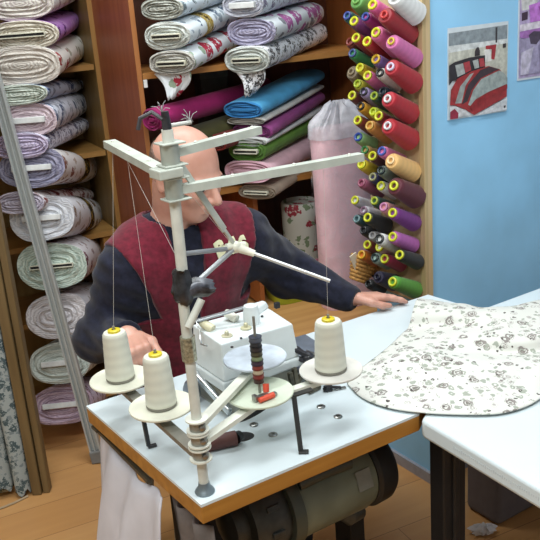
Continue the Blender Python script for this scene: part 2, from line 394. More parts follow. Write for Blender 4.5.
Mb = [
 ('round magenta roll at the left of the right unit, above the man’s head', (152, 120), (266, 88), 26, 23, cl((150, 32, 94)), cl((120, 24, 76)), 'none', dict(e=2.0)),
 ('dark olive bolt lying under the magenta roll', (168, 146), (284, 106), 44, 20, cl((62, 60, 30)), cl((54, 52, 28)), 'none', {}),
 ('dark red bolt end peeping out right of the man’s forehead', (216, 143), (290, 116), 24, 16, cl((104, 26, 22)), cl((110, 30, 24)), 'none', {}),
 ('bright blue folded cloth on top of the pile of plain bolts', (243, 110), (308, 76), 44, 17, cl((78, 160, 206)), cl((52, 122, 178)), 'none', {}),
 ('thin off white folded cloth just under the bright blue one', (246, 121), (308, 87), 42, 8, cl((196, 194, 188)), cl((160, 156, 148)), 'none', {}),
 ('purple violet folded cloth below the off white one', (252, 132), (308, 97), 44, 17, cl((140, 66, 124)), cl((130, 60, 116)), 'none', {}),
 ('white plastic wrapped cloth between the purple and the green bolts', (246, 142), (308, 108), 46, 9, cl((206, 208, 206)), cl((176, 178, 174)), 'none', {}),
 ('grass green bolt with a dark open core', (247, 151), (309, 119), 42, 22, cl((98, 142, 58)), cl((76, 112, 46)), 'slot', {}),
 ('pale pink bolt with a bulging round end, under the green one', (248, 172), (310, 140), 54, 24, cl((204, 166, 176)), cl((196, 156, 168)), 'none', {}),
 ('beige bolt with a dark open core, at the bottom of the plain pile', (257, 192), (312, 157), 42, 15, cl((168, 152, 134)), cl((146, 132, 116)), 'slot', {}),
]
for lab, fr, fa, w_, h_, bm_, em_, co, kw in Mb:
    bolt('fabric_bolt', lab, fr, fa, w_, h_, bm_, em_, GM, core=co, off=.06, foff=-.27, org=SR, **kw)

MB().box((.024, -.006, 1.372), (.012, .008, .026)).build('white_bracket', plain((214, 216, 214), .5), ru, smooth=False, bevel=.001)
p = onplane(210, 71, SR+SV*.335, SV); hgt = p[2]-.967; p[2] = .967
o = thing('storage_box', 'dark grey box at the back of the right unit behind the magenta roll', 'box', p, (0, 0, SA))
MB().box((0, 0, hgt/2), (.115, .07, hgt)).build('box_body', plain((74, 76, 74), .7), o, smooth=False, bevel=.003)
MB().box((0, 0, hgt-.012), (.119, .074, .024)).build('lid', plain((84, 86, 84), .7), o, smooth=False, bevel=.002)

# pink bolt standing upright in clear wrap
c = np.array([.292, 3.035, .471]); root = thing('wrapped_fabric_bolt', 'tall pale pink bolt standing upright in clear plastic wrap left of the thread rack', 'fabric bolt', c, (0, 0, SA))
PINK = plain((226, 186, 194), .7, var=.05, scale=12, bump=.1)
rings = []
for z, k in ((0., .93), (.02, .95), (.15, .97), (.3, .99), (.5, 1.0), (.66, 1.01), (.685, .92)):
    rings.append([(p[0]*k*(1+.02*math.sin(3*i*.3+z*9)), p[1]*k*(1+.05*math.sin(i*.5+z*6)), z) for i, p in enumerate(superell(.225, .115, 36, 3.0))])
MB().loft(rings).build('fabric_wrap', PINK, root)
t = NT('clear_plastic_wrap'); no = t.n('ShaderNodeTexNoise'); no.inputs['Scale'].default_value = 18; no.inputs['Detail'].default_value = 5; no.inputs['Distortion'].default_value = 1.5; t.l(t.obj(), no.inputs['Vector'])
t.b.inputs['Base Color'].default_value = rgb((245, 245, 248)); t.b.inputs['Roughness'].default_value = .3
t.l(t.ramp(no.outputs[0], [(.45, (10, 10, 10)), (.75, (120, 120, 120))]), t.b.inputs['Alpha']); t.bump(no.outputs[0], .7, .01); CLEAR = t.m
def wrap_ring(z, k): return [(p[0]*k*(1+.025*math.sin(i*1.9+z*30)), p[1]*k*(1+.09*math.sin(i*1.3+z*21)), z+(.012*math.sin(i*2.3) if z > .68 else 0)) for i, p in enumerate(superell(.231, .121, 48, 3.0))]
MB().loft([wrap_ring(z, k) for z, k in ((.003, 1.0), (.15, 1.03), (.3, 1.03), (.5, 1.03), (.66, 1.035))], (False, False)).build('plastic_wrap', CLEAR, root)
MB().loft([wrap_ring(z, k) for z, k in ((.65, 1.035), (.685, 1.02), (.70, .96), (.717, .82), (.735, .62), (.755, .5), (.768, .3))], (False, True)).build('gathered_wrap', plain((226, 226, 232), .3, var=.08, scale=40, bump=.6, alpha=.55), root)
# floral canister on a lime tub, low shelf
c = SR+SU*.585+SV*.05
tb = thing('tub', 'lime yellow plastic tub on the low shelf under the floral canister', 'tub', c+np.array([0, 0, .471]), (0, 0, SA))
m = MB(); m.loft([[(p[0]*k, p[1]*k, z) for p in superell(.30, .16, 32, 5)] for z, k in ((0, .86), (.02, .9), (.11, 1.), (.115, 1.05), (.122, 1.05), (.122, .98))]); m.build('tub_body', plain((160, 172, 44), .45), tb)
cn = thing('canister', 'white canister with red and green flowers and a pink foot, on the lime tub', 'canister', c+SU*.02+np.array([0, 0, .594]), (0, 0, SA))
MB().lathe([(.07, .03), (.072, .06), (.074, .2), (.075, .255), (.07, .262), (.066, .25)], n=40).build('drum', floral((172, 172, 164), (130, 46, 56), (84, 104, 70), 20, .4), cn)
MB().lathe([(.066, 0), (.073, .004), (.073, .034), (.07, .036)], n=40).build('foot_ring', plain((196, 120, 140), .5), cn)
c = SL+SU*.02-SV*.03+np.array([0, 0, .0])
gb = thing('carton', 'small shiny gold carton end showing between the left shelf and the man’s shoulder', 'box', atz(109, 236, .74)*np.array([1, 1, 0]), (0, 0, SA))
MB().box((0, .04, .37), (.05, .08, .74)).build('carton_body', plain((168, 124, 60), .5), gb, smooth=False, bevel=.003)
MB().box((0, .04, .744), (.052, .082, .008)).build('lid', plain((214, 190, 130), .25, .5), gb, smooth=False, bevel=.002)

# ------------------------------------------------------------------ left foreground: posts, hanging cloth, leaning pole
BR = wood((122, 102, 68), (98, 80, 50), .8, 'Z')
P0 = atz(47, 491, 0.); ex = np.array([1., 0, 0])
df = thing('display_frame', 'brown wooden double post frame standing at the far left of the photo', 'display frame', P0)
MB().box((-.030, 0, 1.0), (.034, .05, 2.0)).build('post', BR, df, smooth=False, bevel=.004)
MB().box((.002, .004, 1.0), (.024, .04, 2.0)).build('post', BR, df, smooth=False, bevel=.004)
MB().box((-.40, 0, 1.98), (.74, .05, .04)).build('rail', BR, df, smooth=False, bevel=.004)
MB().box((-.79, 0, 1.0), (.05, .05, 2.0)).build('post', BR, df, smooth=False, bevel=.004)
CUR = floral((158, 168, 168), (76, 92, 96), (116, 128, 132), 30, .9)
for k, (x0, x1, lab, zb) in enumerate(((-.108, -.050, 'grey green printed cloth length hanging against the brown posts', .02), (-.20, -.112, 'grey green printed cloth length second from the brown posts, cut by the photo’s left edge', .035))):
    tg = thing('hanging_cloth', lab, 'fabric', P0+np.array([(x0+x1)/2, 0, 1.955]), group='cloth lengths hanging on the frame')
    m = MB(); rr = []
    w = x1-x0
    for z in np.linspace(0, -(1.955-zb), 30):
        ring = []
        for j in range(28):
            a = 2*PI*j/28; ss = math.copysign(abs(math.sin(a))**.6, math.sin(a)); cc = math.copysign(abs(math.cos(a))**.7, math.cos(a))
            ring.append((cc*w/2*(1+.04*math.sin(z*7+k)), ss*.035*(1+.15*math.sin(3*a+z*3)), z+(.012*math.sin(5*a+k*2) if z < -1.85 else 0)))
        rr.append(ring)
    m.loft(rr).build('cloth', CUR, tg)
ALU = plain((176, 180, 178), .45, .2, var=.02)
F0 = atz(99, 462, 0.0); q = onplane(-4, 84, F0+np.array([0, .10, 0]), np.array([0, 1., 0])); dd = q-F0; F1 = F0+dd*1.12
lp = thing('aluminium_pole', 'grey aluminium profile leaning to the left in front of the floral bolts', 'pole', F0)
d = dd/np.linalg.norm(dd); x = np.cross(d, [0, 1., 0]); x /= np.linalg.norm(x); yv = np.cross(d, x)
sec = [(-.021, -.012), (.021, -.012), (.021, .012), (.015, .012), (.015, -.005), (.005, -.005), (.005, .006), (.0, .006), (.0, -.005), (-.015, -.005), (-.015, .012), (-.021, .012)]
MB().loft([[o-F0+x*a+yv*b for a, b in sec] for o in (F0+d*.03, F1)]).build('profile', ALU, lp, smooth=False)
MB().bar((0, 0, 0.002), d*.05, .048, .034, (0, 1, 0)).build('foot_cap', plain((120, 120, 118), .7), lp, smooth=False, bevel=.004)
cord = MB(); pts = [atz(x_, y_, .004) for x_, y_ in ((-10, 512), (4, 507), (14, 503), (22, 499), (28, 496))]
o = cord.tube(pts, .004, 8).build('cord', plain((170, 150, 120), .6)); tag(o, 'thin pale cord on the floor under the hanging cloth', 'cord')

# ------------------------------------------------------------------ tables
A_ = ab(88, 406, TZ); A2 = (-.018, .516)
Bt = (0.0, 0.0); Ct = (.527, -.004); Vt = (1.045, .330); Dt = (1.03, .500)
tp = [Bt, Ct, Vt, Dt, A2]
st = table_thing('sewing_table', 'white topped industrial sewing table with golden wood edging in the centre', 'table', .5, .25, 0)
MB().prism(tp, TZ-.006, TZ).build('tabletop', LAM, st, smooth=False)
MB().prism(tp, TZ-.042, TZ-.0062).build('edge_banding', EDGE, st, smooth=False, bevel=.002)
BLK = plain((24, 24, 26), .55, var=.15)
for a, lb in ((.085, .25), (.60, .36)):
    m = MB(); m.box((a, lb, .375), (.05, .07, .66)); m.box((a, .25, .715), (.06, .42, .022)); m.build('leg', BLK, st, smooth=False, bevel=.004)
    MB().box((a, .25, .026), (.06, .48, .052)).build('foot', BLK, st, smooth=False, bevel=.01)
MB().box((.34, .30, .06), (.50, .03, .04)).build('stretcher', BLK, st, smooth=False, bevel=.004)
# dark cutouts and metal rivets in the top
m = MB()
def oval(ca, cb, la, lb, ang=0, n=24): return [(ca+la*math.cos(2*PI*k/n)*math.cos(ang)-lb*math.sin(2*PI*k/n)*math.sin(ang), cb+la*math.cos(2*PI*k/n)*math.sin(ang)+lb*math.sin(2*PI*k/n)*math.cos(ang)) for k in range(n)]
q1 = ab(240, 437, TZ); q2 = ab(254, 413, TZ)
m.prism(oval(q1[0], q1[1], .030, .020, -.5), TZ-.001, TZ+.0006)
MB().prism(oval(q2[0], q2[1]-.0, .05, .012, .25), TZ-.001, TZ+.0006).build('cutout', BLACK, st, smooth=False)
m.build('cutout', BLACK, st, smooth=False)
for px in ((254, 425), (273, 435), (321, 407), (338, 417)):
    q = ab(px[0], px[1], TZ)
    r_ = MB().lathe([(.0095, 0), (.0095, .002), (.007, .0035), (.004, .0035), (.0035, .001)], (q[0], q[1], TZ), n=20); r_.build('rivet', STEEL, st)

G_ = np.array([.289, 1.566, 0]); wv = np.array([.488, -.873, 0]); Vw = np.array([.572, 2.151, 0])
P2 = [G_+np.array([.003, -.003, 0]), G_+wv*.95, G_+wv*.95+U*1.25, Vw+U*1.15, Vw+np.array([.006, -.003, 0])]
wt = thing('work_table', 'white table with black column leg filling the right of the photo', 'table', P2[0])
o_ = P2[0]
poly = [(p[0]-o_[0], p[1]-o_[1]) for p in P2]
MB().prism(poly, TZ-.046, TZ).build('tabletop', plain((206, 218, 222), .35, var=.012, scale=5), wt, bevel=.010, seg=4)
# faint dotted ruler line along the front lip
m = MB(); nrm = np.array([-wv[1], wv[0], 0]); nrm = -nrm if nrm.dot(U) > 0 else nrm
for k in range(58):
    p = wv*(.10+k*.0055)+np.array([0, 0, TZ-.022]); m.box(p+nrm*.0002, (.0026, .0006, .004+.004*(k % 4 == 0)), np.stack([wv, nrm, np.array([0, 0, 1.])], 1))
m.build('ruler_marks', plain((190, 202, 208), .6), wt, smooth=False)
pl = np.array([.372, 1.675, 0])-o_
def fr(n): return np.stack([U, V, np.array([0, 0, 1.])], 1)
m = MB(); m.box(pl+np.array([0, 0, .385]), (.070, .046, .69), fr(0)); m.box(pl+U*.0-V*.026+np.array([0, 0, .385]), (.018, .010, .69), fr(0)); m.build('leg', BLK, wt, smooth=False, bevel=.004)
MB().box(pl-V*.05+np.array([0, 0, .02]), (.07, .62, .04), fr(0)).build('foot', BLK, wt, smooth=False, bevel=.008)
pl2 = pl+U*1.0
MB().box(pl2+np.array([0, 0, .385]), (.075, .05, .69), fr(0)).build('leg', BLK, wt, smooth=False, bevel=.004)
MB().box(pl2+np.array([0, 0, .02]), (.07, .62, .04), fr(0)).build('foot', BLK, wt, smooth=False, bevel=.008)
MB().bar(pl+np.array([0, 0, .70]), pl2+np.array([0, 0, .70]), .04, .05).build('stretcher', BLK, wt, smooth=False)
# grey storage box under it
q = atz(498, 528, 0)
gb = thing('storage_box', 'plain grey box standing on the floor under the white work table', 'box', q, (0, 0, YAW))
m = MB(); m.box((.2, .07, .24), (.40, .14, .48)); m.build('box_body', plain((98, 92, 94), .7, var=.04), gb, smooth=False, bevel=.02, seg=4)
MB().box((.2, .07, .49), (.41, .15, .03)).build('lid', plain((90, 86, 88), .7), gb, smooth=False, bevel=.01)
q = atz(483, 534, 0.0); m = MB(); m.sphere((0, 0, .018), (.035, .022, .018), 18, 10)
m.v = [(x_*(1+.35*math.sin(9*a_ if (a_ := math.atan2(y_, x_)) is not None else 0)+.2*math.sin(z_*400)), y_*(1+.3*math.sin(7*math.atan2(y_, x_)+1)), max(0, z_*(1+.25*math.sin(13*math.atan2(y_, x_))))) for x_, y_, z_ in m.v]
o = m.build('crumpled_paper', plain((206, 204, 206), .8)); o.location = q; tag(o, 'small crumpled white scrap on the floor right of the black table leg', 'paper')

# ------------------------------------------------------------------ clutch motor under the sewing table
mt = table_thing('clutch_motor', 'greenish grey electric motor hanging under the sewing table', 'motor', .36, .16, .565)
MG = plain((108, 116, 102), .4, .1, var=.12, scale=10); MD = plain((58, 60, 57), .45, .2, var=.2)
ax = np.array([1., 0, 0]); mc = np.array([.36, .165, .57])
def ml(prof, mat, nm, c=mc, axis=ax, n=40): return MB().lathe(prof, c, axis, n).build(nm, mat, mt)
ml([(.055, -.10), (.083, -.095), (.088, -.08), (.088, .10), (.083, .12), (.06, .122)], MG, 'motor_body')
ml([(.05, .12), (.084, .122), (.092, .13), (.090, .168), (.083, .180), (.03, .182)], BLK, 'end_cap')
ml([(.06, -.115), (.094, -.112), (.096, -.10), (.096, -.085), (.09, -.083)], plain((70, 76, 68), .4, .2), 'flange_ring')
ml([(.05, -.20), (.078, -.198), (.088, -.18), (.088, -.13), (.08, -.112)], MD, 'clutch_housing')
ml([(.02, -.235), (.05, -.23), (.055, -.215), (.05, -.19)], MD, 'pulley')
for k in range(10):
    a_ = 2*PI*k/10; MB().box(mc+np.array([-.155, math.cos(a_)*.088, math.sin(a_)*.088]), (.03, .012, .012), np.array(Euler((a_, 0, 0)).to_matrix())).build('cooling_rib', MD, mt, smooth=False, bevel=.002)
m = MB(); m.box(mc+np.array([.0, .02, .115]), (.16, .09, .07)); m.box(mc+np.array([.0, .02, .150]), (.22, .13, .012)); m.build('mounting_bracket', DARKM, mt, smooth=False, bevel=.004)
m = MB(); m.tube([mc+np.array([-.08, -.06, .075]), mc+np.array([-.02, -.07, .085]), mc+np.array([.05, -.068, .08])], .016, 12); m.build('cable_box', plain((60, 64, 56), .5), mt)
a_ = math.radians(200); m = MB(); cpt = mc+np.array([.075, math.cos(a_)*.0895, math.sin(a_)*.0895*.6+.02])
nv = np.array([0, -math.cos(.35), math.sin(.35)]); m.bar(mc+np.array([.06, 0, 0])+nv*.0885, mc+np.array([.10, 0, 0])+nv*.0885, .045, .002, nv); m.build('rating_plate', plain((128, 130, 120), .4, .4), mt, smooth=False)
m = MB(); m.tube([mc+np.array([.06, .02, -.08]), mc+np.array([.10, .0, -.11]), mc+np.array([.13, -.0, -.115])], [.02, .03, .02], 12); m.build('treadle_lever', MD, mt)

# cloth scrap bag hanging from the left table edge
sb = table_thing('scrap_bag', 'white lavender cloth scrap bag hanging under the left edge of the sewing table', 'bag', .05, .28, .70)
m = MB(); rr = []
zs = np.linspace(.715, .02, 24)
for i, z in enumerate(zs):
    f = i/23; row = []
    for j in range(40):
        s_ = j/39; b_ = .515-(.37+.09*f)*s_
        sag = .05*math.sin(PI*s_)*(1-f)**2
        fold = (.010+.02*f)*math.sin(s_*17+1.5*math.sin(f*3))+.012*f*math.sin(s_*31)
        row.append((-.006-.135*f**.7*(.5+.5*math.sin(PI*s_))+fold*.7+.02*(1-f)*(1-s_)-.0, b_+.03*f, z-sag*.6*(1 if f < .5 else 0)*math.cos(f*PI)))
    rr.append(row)
m.loft(rr, (False, False), closed=False)
o = m.build('bag_cloth', plain((200, 198, 204), .85, var=.05, scale=9, bump=.1), sb)
so = o.modifiers.new('thickness', 'SOLIDIFY'); so.thickness = .003
m = MB(); m.bar((-.008, .49, .716), (-.006, .22, .712), .010, .008); m.box((-.004, .485, .7225), (.03, .03, .006)); m.build('hanging_strap', plain((74, 68, 54), .5, .3), sb, smooth=False)
rr = []
for i, z in enumerate(np.linspace(.70, .03, 16)):
    f = i/15; row = []
    for j in range(20):
        s_ = j/19; row.append((.018+.012*math.sin(s_*14+f*2)+.01*f, .17-.15*s_-.03*f, z))
    rr.append(row)
m = MB().loft(rr, (False, False), closed=False); o = m.build('dark_lining', plain((104, 96, 92), .9, var=.1), sb); so = o.modifiers.new('thickness', 'SOLIDIFY'); so.thickness = .003

# ------------------------------------------------------------------ thread stand
ts = table_thing('thread_stand', 'metal thread stand with pole, guide arms and round spool discs on the sewing table', 'thread stand', .026, .032, TZ)
pa, pb = .026, .032
POLE = plain((196, 198, 188), .42, var=.06)
MB().lathe([(.018, 0), (.019, .003), (.016, .008), (.0115, .013), (.0105, .022)], (pa, pb, TZ), n=28).build('base_flange', plain((120, 132, 138), .4, .6), ts)
MB().tube([(pa, pb, TZ+.01), (pa, pb, 1.16)], .0095, 20).build('pole', POLE, ts)
PB = np.array([pa, pb, 0])
def pz(z): return np.array([pa, pb, z])
MB().tube([pz(1.15)+np.array([.004, 0, 0]), pz(1.445)+np.array([.006, 0, 0])], .0098, 20).build('upper_pole', POLE, ts)
d1 = ab(121, 380, .872); d2 = ab(162, 407, .872); d4 = ab(260, 394, .890); d3 = ab(331, 371, .890); d5 = ab(255, 359, .925)
def clamp(z, h=.03, r=.0150):
    c_ = MB().tube([pz(z-h/2), pz(z+h/2)], r, 20).build('clamp', DSTEEL, ts)
    for z_ in (z+h/2-.001, z-h/2-.002): MB().lathe([(r+.006, 0), (r+.006, .003)], pz(z_)).build('clamp_plate', OFFW, c_)
    MB().lathe([(.005, 0), (.005, .006), (.002, .007)], pz(z)+np.array([-.0, -r, 0]), (-.2, -1, 0), 12).build('clamp_screw', STEEL, c_)
for z in (.854, .884, .912): clamp(z, .022)
def strip(p, q, mat, w=.022, t_=.004, slots=True, nm='disc_arm'):
    p = np.array(p, float); q = np.array(q, float)
    o = MB().channel(p, q, w, .010, t_*.6).build(nm, mat, ts, smooth=False)
    return o
strip((pa, pb+.01, .852), (d1[0], d1[1], .862), plain((128, 126, 116), .4, .5), .024)
strip((pa+.01, pb, .880), (d4[0], d4[1], .880), OFFW, .02)
strip((d4[0], d4[1], .879), (d3[0]+.01, d3[1], .880), OFFW, .018)
strip((pa+.008, pb+.008, .910), (d5[0], d5[1], .915), OFFW, .02)
DISC = plain((214, 214, 196), .5, var=.02); DISC2 = plain((200, 210, 190), .5, var=.02); DISC3 = plain((176, 186, 196), .4, var=.12, scale=20)
def disc(c, r, mat, cone=.0, pin=.13, hub=False):
    m = MB(); m.lathe([(.004, -.001), (r*.9, -.001), (r*.985, .0005), (r, .004), (r*.985, .0055), (r*.9, .003), (.02, .003), (.004, .003)], c, n=56)
    o = m.build('spool_disc', mat, ts)
    if pin:
        MB().tube([(c[0], c[1], c[2]-.012), (c[0], c[1], c[2]+pin)], .0028, 10).build('spool_pin', DSTEEL, o)
    MB().lathe([(.012, -.012), (.012, 0)], c, n=20).build('disc_boss', DSTEEL, o)
    return o
disc(d1, .067, DISC, pin=.126); disc(d2, .066, DISC, pin=.126); disc(d3, .066, plain((206, 204, 196), .5, var=.03), pin=.126)
disc(d4, .0675, DISC2, pin=.165)
o5 = disc(d5, .066, DISC3, pin=0)
# support legs
f2 = ab(149, 448, TZ); f4 = ab(301, 453, TZ); t4 = ab(294, 397, .876)
m = MB(); m.bar((f2[0]+.002, f2[1]+.018, .853), (f2[0], f2[1], TZ+.004), .008, .008, (0, 1, 0)); m.bar((f2[0]-.002, f2[1], TZ+.003), (f2[0]+.016, f2[1]-.003, TZ+.003), .009, .006); m.build('support_leg', plain((58, 60, 62), .4, .5), ts, smooth=False, bevel=.001)
m = MB(); m.bar(t4, (f4[0], f4[1], TZ+.004), .010, .005, (0, 1, 0)); m.bar((f4[0]-.004, f4[1]+.002, TZ+.003), (f4[0]+.012, f4[1]-.010, TZ+.003), .012, .005); m.bar(t4+np.array([-.03, .01, .0]), t4+np.array([.045, .0, .002]), .014, .004); m.build('support_leg', plain((66, 66, 64), .4, .6), ts, smooth=False, bevel=.001)
# upper guide arms
def collar(z, h=.03):
    m = MB(); m.tube([pz(z-h/2)+np.array([.006, 0, 0]), pz(z+h/2)+np.array([.006, 0, 0])], .0155, 24); c_ = m.build('collar', plain((168, 174, 164), .35, .4), ts)
    for q in (-1, 1): MB().box(pz(z+q*h/2)+np.array([.008, 0, 0]), (.042, .036, .003)).build('collar_plate', GREYG, c_, smooth=False, bevel=.001)
for z in (1.405, 1.348): collar(z, .036)
MB().box(pz(1.377)+np.array([-.006, -.004, 0]), (.044, .04, .016)).build('collar_block', GREYG, ts, smooth=False, bevel=.002)
eL = ab(109, 140, 1.392); eR = ab(361, 153, 1.346); eB = ab(258, 126, 1.417)
arms = []
for (z0, e_, w_) in ((1.377, eL, .026), (1.352, eR, .022), (1.412, eB, .02)):
    s0 = pz(z0); d_ = (e_-s0)/np.linalg.norm(e_-s0)
    o = MB().channel(s0+d_*.012, e_, w_*.92, .014, .003).build('guide_arm', GREYG, ts, smooth=False)
    for f in (.3, .62, .93):
        p = s0+(e_-s0)*f; MB().lathe([(.003, 0), (.003, .002), (.0015, .003)], p, n=10).build('thread_eyelet', OFFW, o)
# top cap wrapped in black tape with wires
m = MB(); m.tube([pz(1.43)+np.array([.006, 0, 0]), pz(1.45)+np.array([.006, 0, 0]), pz(1.474)+np.array([.005, 0, 0])], [.0068, .0078, .0062], 16); m.build('tape_wrapped_tip', plain((34, 34, 38), .35, var=.4, scale=120), ts)
m = MB(); c0 = pz(1.462)
m.tube([c0, c0+np.array([-.012, .012, .012]), c0+np.array([-.03, .02, .004]), c0+np.array([-.034, .024, -.014])], .0035, 8); m.build('wire', plain((60, 60, 64), .5), ts)
m = MB(); m.tube([c0+np.array([.01, 0, -.012]), c0+np.array([.05, .0, -.012])], .0035, 8); m.build('wire', plain((170, 172, 166), .4), ts)
m = MB(); rr_ = random.Random(3)
for k in range(8):
    p = c0+np.array([.048, 0, -.010]); q = p+np.array([rr_.uniform(-.012, .02), rr_.uniform(-.012, .012), rr_.uniform(-.004, .024)]); m.tube([p, (p+q)/2+np.array([0, 0, .004]), q], .0006, 5)
m.build('thread_fluff', plain((150, 150, 150), .6), ts); m = MB()
for k in range(8):
    p = c0+np.array([0, 0, .012]); q = p+np.array([rr_.uniform(-.02, .015), rr_.uniform(-.01, .01), rr_.uniform(.002, .018)]); m.tube([p, (p+q)/2+np.array([0, 0, .004]), q], .0006, 5)
m.build('thread_fluff', plain((150, 150, 150), .6), ts)
# black taped joint, sleeve and middle rods
TAPE = plain((34, 35, 38), .3, var=.6, scale=70)
def crumple(m, k):
    m.v = [(x_+.0022*math.sin(y_*900+z_*500+k), y_+.0022*math.sin(z_*800+k), z_+.0018*math.sin(x_*700+y_*300)) for x_, y_, z_ in m.v]; return m
m = MB(); m.tube([pz(1.148), pz(1.156)+np.array([.002, -.003, 0]), pz(1.17), pz(1.186)+np.array([.003, 0, 0]), pz(1.204), pz(1.208)], [.011, .017, .018, .016, .0135, .011], 22); crumple(m, 0).build('taped_joint', TAPE, ts)
m = MB(); m.tube([pz(1.168), pz(1.17)+np.array([.025, -.002, .0]), pz(1.166)+np.array([.045, -.006, .0]), pz(1.166)+np.array([.056, -.008, 0])], [.014, .017, .015, .009], 20); crumple(m, 2).build('taped_joint', plain((58, 60, 66), .3, var=.6, scale=70), ts)
MB().tube([pz(1.118)+np.array([-.004, -.016, -.01]), pz(1.152)+np.array([.026, -.018, 0])], .007, 14).build('cross_peg', POLE, ts)
MB().tube([pz(1.04), pz(1.085)], .0135, 18).build('metal_sleeve', plain((150, 150, 132), .3, .7, var=.3, scale=160), ts)
hub = ab(236, 247, 1.215)
re_ = ab(330, 281, 1.150); 
LROD = plain((196, 200, 200), .3, .5)
MB().tube([hub, re_], .0034, 10).build('rod', LROD, ts)
MB().tube([pz(1.178)+np.array([.03, 0, 0]), hub], .0048, 10).build('rod', plain((156, 160, 162), .35, .4), ts)
MB().tube([pz(1.235), hub+np.array([-.012, 0, 0])], .0042, 10).build('rod', plain((150, 154, 158), .35, .4), ts)
m = MB(); s0 = pz(1.375)+np.array([.022, -.0, .01]); m.bar(s0, hub+(s0-hub)*.22, .013, .003, (.3, -1, .3)); m.bar(hub+(s0-hub)*.22, hub, .006, .004, (.3, -1, .3)); m.build('flat_link', plain((186, 190, 180), .4, .2), ts, smooth=False)
m = MB(); m.sphere(hub, .011, 14, 8); m.tube([hub, hub+(re_-hub)*.2], [.009, .006], 12); m.tube([hub+np.array([-.02, 0, .004]), hub+np.array([.018, 0, .0])], .0065, 10); m.build('hub_joint', plain((220, 222, 206), .4), ts)
eye_b = ab(300, 300, 1.10)

# thread cones on the discs
CTH = threadmat((208, 209, 194))
def table_cone(c, lab, h=.108, r0=.0315, r1=.0255):
    o = table_thing('thread_cone', lab, 'thread cone', c[0], c[1], c[2]+.0045, 'white thread cones on the stand')
    m = MB(); P = []
    for k in range(26):
        f = k/25; r = r0+(r1-r0)*f+.0002*math.sin(f*40)
        if f > .95: r -= (f-.95)*.06
        if f < .03: r -= .002
        P.append((r, .004+f*(h-.004)))
    P += [(r1*.55, h+.001), (.008, h)]
    m.lathe(P, (c[0], c[1], c[2]+.0045), n=44); m.build('thread', CTH, o)
    MB().lathe([(r0*.96, 0), (r0*.99, .002), (r0*.97, .0055)], (c[0], c[1], c[2]+.0045), n=40).build('cone_base', plain((120, 118, 108), .6), o)
    MB().lathe([(.0135, h-.004), (.0135, h+.005), (.010, h+.0065), (.0045, h+.0065), (.0045, h)], (c[0], c[1], c[2]+.0045), n=24).build('cone_top', YEL, o)
    return o
table_cone(d1, 'white thread cone on the far left disc, beside the man’s fist')
table_cone(d2, 'white thread cone on the front left disc, nearest the stand pole')
table_cone(d3, 'white thread cone on the right disc beside the printed cloth', .108, .0335, .0275)

# bobbins stacked on the centre pin
bz = d4[2]+.026
BC = [((64, 40, 32), .010), ((128, 44, 40), .0115), ((196, 176, 150), .0105), ((136, 52, 44), .0115), ((58, 40, 62), .0125), ((130, 146, 110), .0115), ((70, 66, 44), .012), ((44, 38, 40), .0125), ((40, 44, 52), .0115), ((84, 92, 108), .013)]
BN = ['dark brown bobbin at the foot of the coloured stack', 'red bobbin second from the bottom of the stack', 'cream bobbin between two red ones in the stack', 'brick red bobbin above the cream one', 'dark plum bobbin in the middle of the stack', 'pale green bobbin in the middle of the stack', 'olive brown bobbin above the pale green one', 'near black bobbin third from the top of the stack', 'charcoal bobbin just under the top one', 'slate blue bobbin topping the stack on the centre pin']
for k, ((cc, r), nm) in enumerate(zip(BC, BN)):
    hh = .0098; o = table_thing('bobbin', nm, 'bobbin', d4[0], d4[1], bz, 'bobbins stacked on the centre disc')
    c = (d4[0], d4[1], bz)
    MB().lathe([(.004, .0012), (r*.92, .0012), (r*.95, hh/2), (r*.92, hh-.0012), (.004, hh-.0012)], c, n=26).build('thread', threadmat(cc), o)
    m = MB(); m.lathe([(.0035, 0), (r, 0), (r, .0011), (.0035, .0011)], c, n=26); m.lathe([(.0035, hh-.0011), (r, hh-.0011), (r, hh-.0001), (.0035, hh-.0001)], c, n=26); m.build('flange', plain([x_*.8 for x_ in cc], .35, .2), o)
    bz += hh
# orange handled metal gadget lying on the centre disc
q = ab(262, 401, d4[2]+.004)
og = table_thing('attachment', 'small metal gadget with two orange red handles lying on the pale green disc', 'sewing gadget', q[0], q[1], d4[2]+.0035)
OR = plain((206, 78, 52), .45)
z0 = d4[2]+.0035
MB().tube([(q[0]-.008, q[1]-.004, z0+.006), (q[0]+.026, q[1]-.002, z0+.006)], [.005, .006], 12).build('handle', OR, og)
MB().tube([(q[0]+.022, q[1]+.018, z0+.005), (q[0]+.026, q[1]+.024, z0+.02)], [.006, .0065], 12).build('handle', OR, og)
m = MB(); m.box((q[0]+.004, q[1]+.010, z0+.004), (.034, .010, .008)); m.box((q[0]-.010, q[1]+.008, z0+.007), (.008, .014, .012)); m.box((q[0]+.03, q[1]+.004, z0+.004), (.012, .01, .006)); m.build('metal_clip', STEEL, og, smooth=False, bevel=.001)

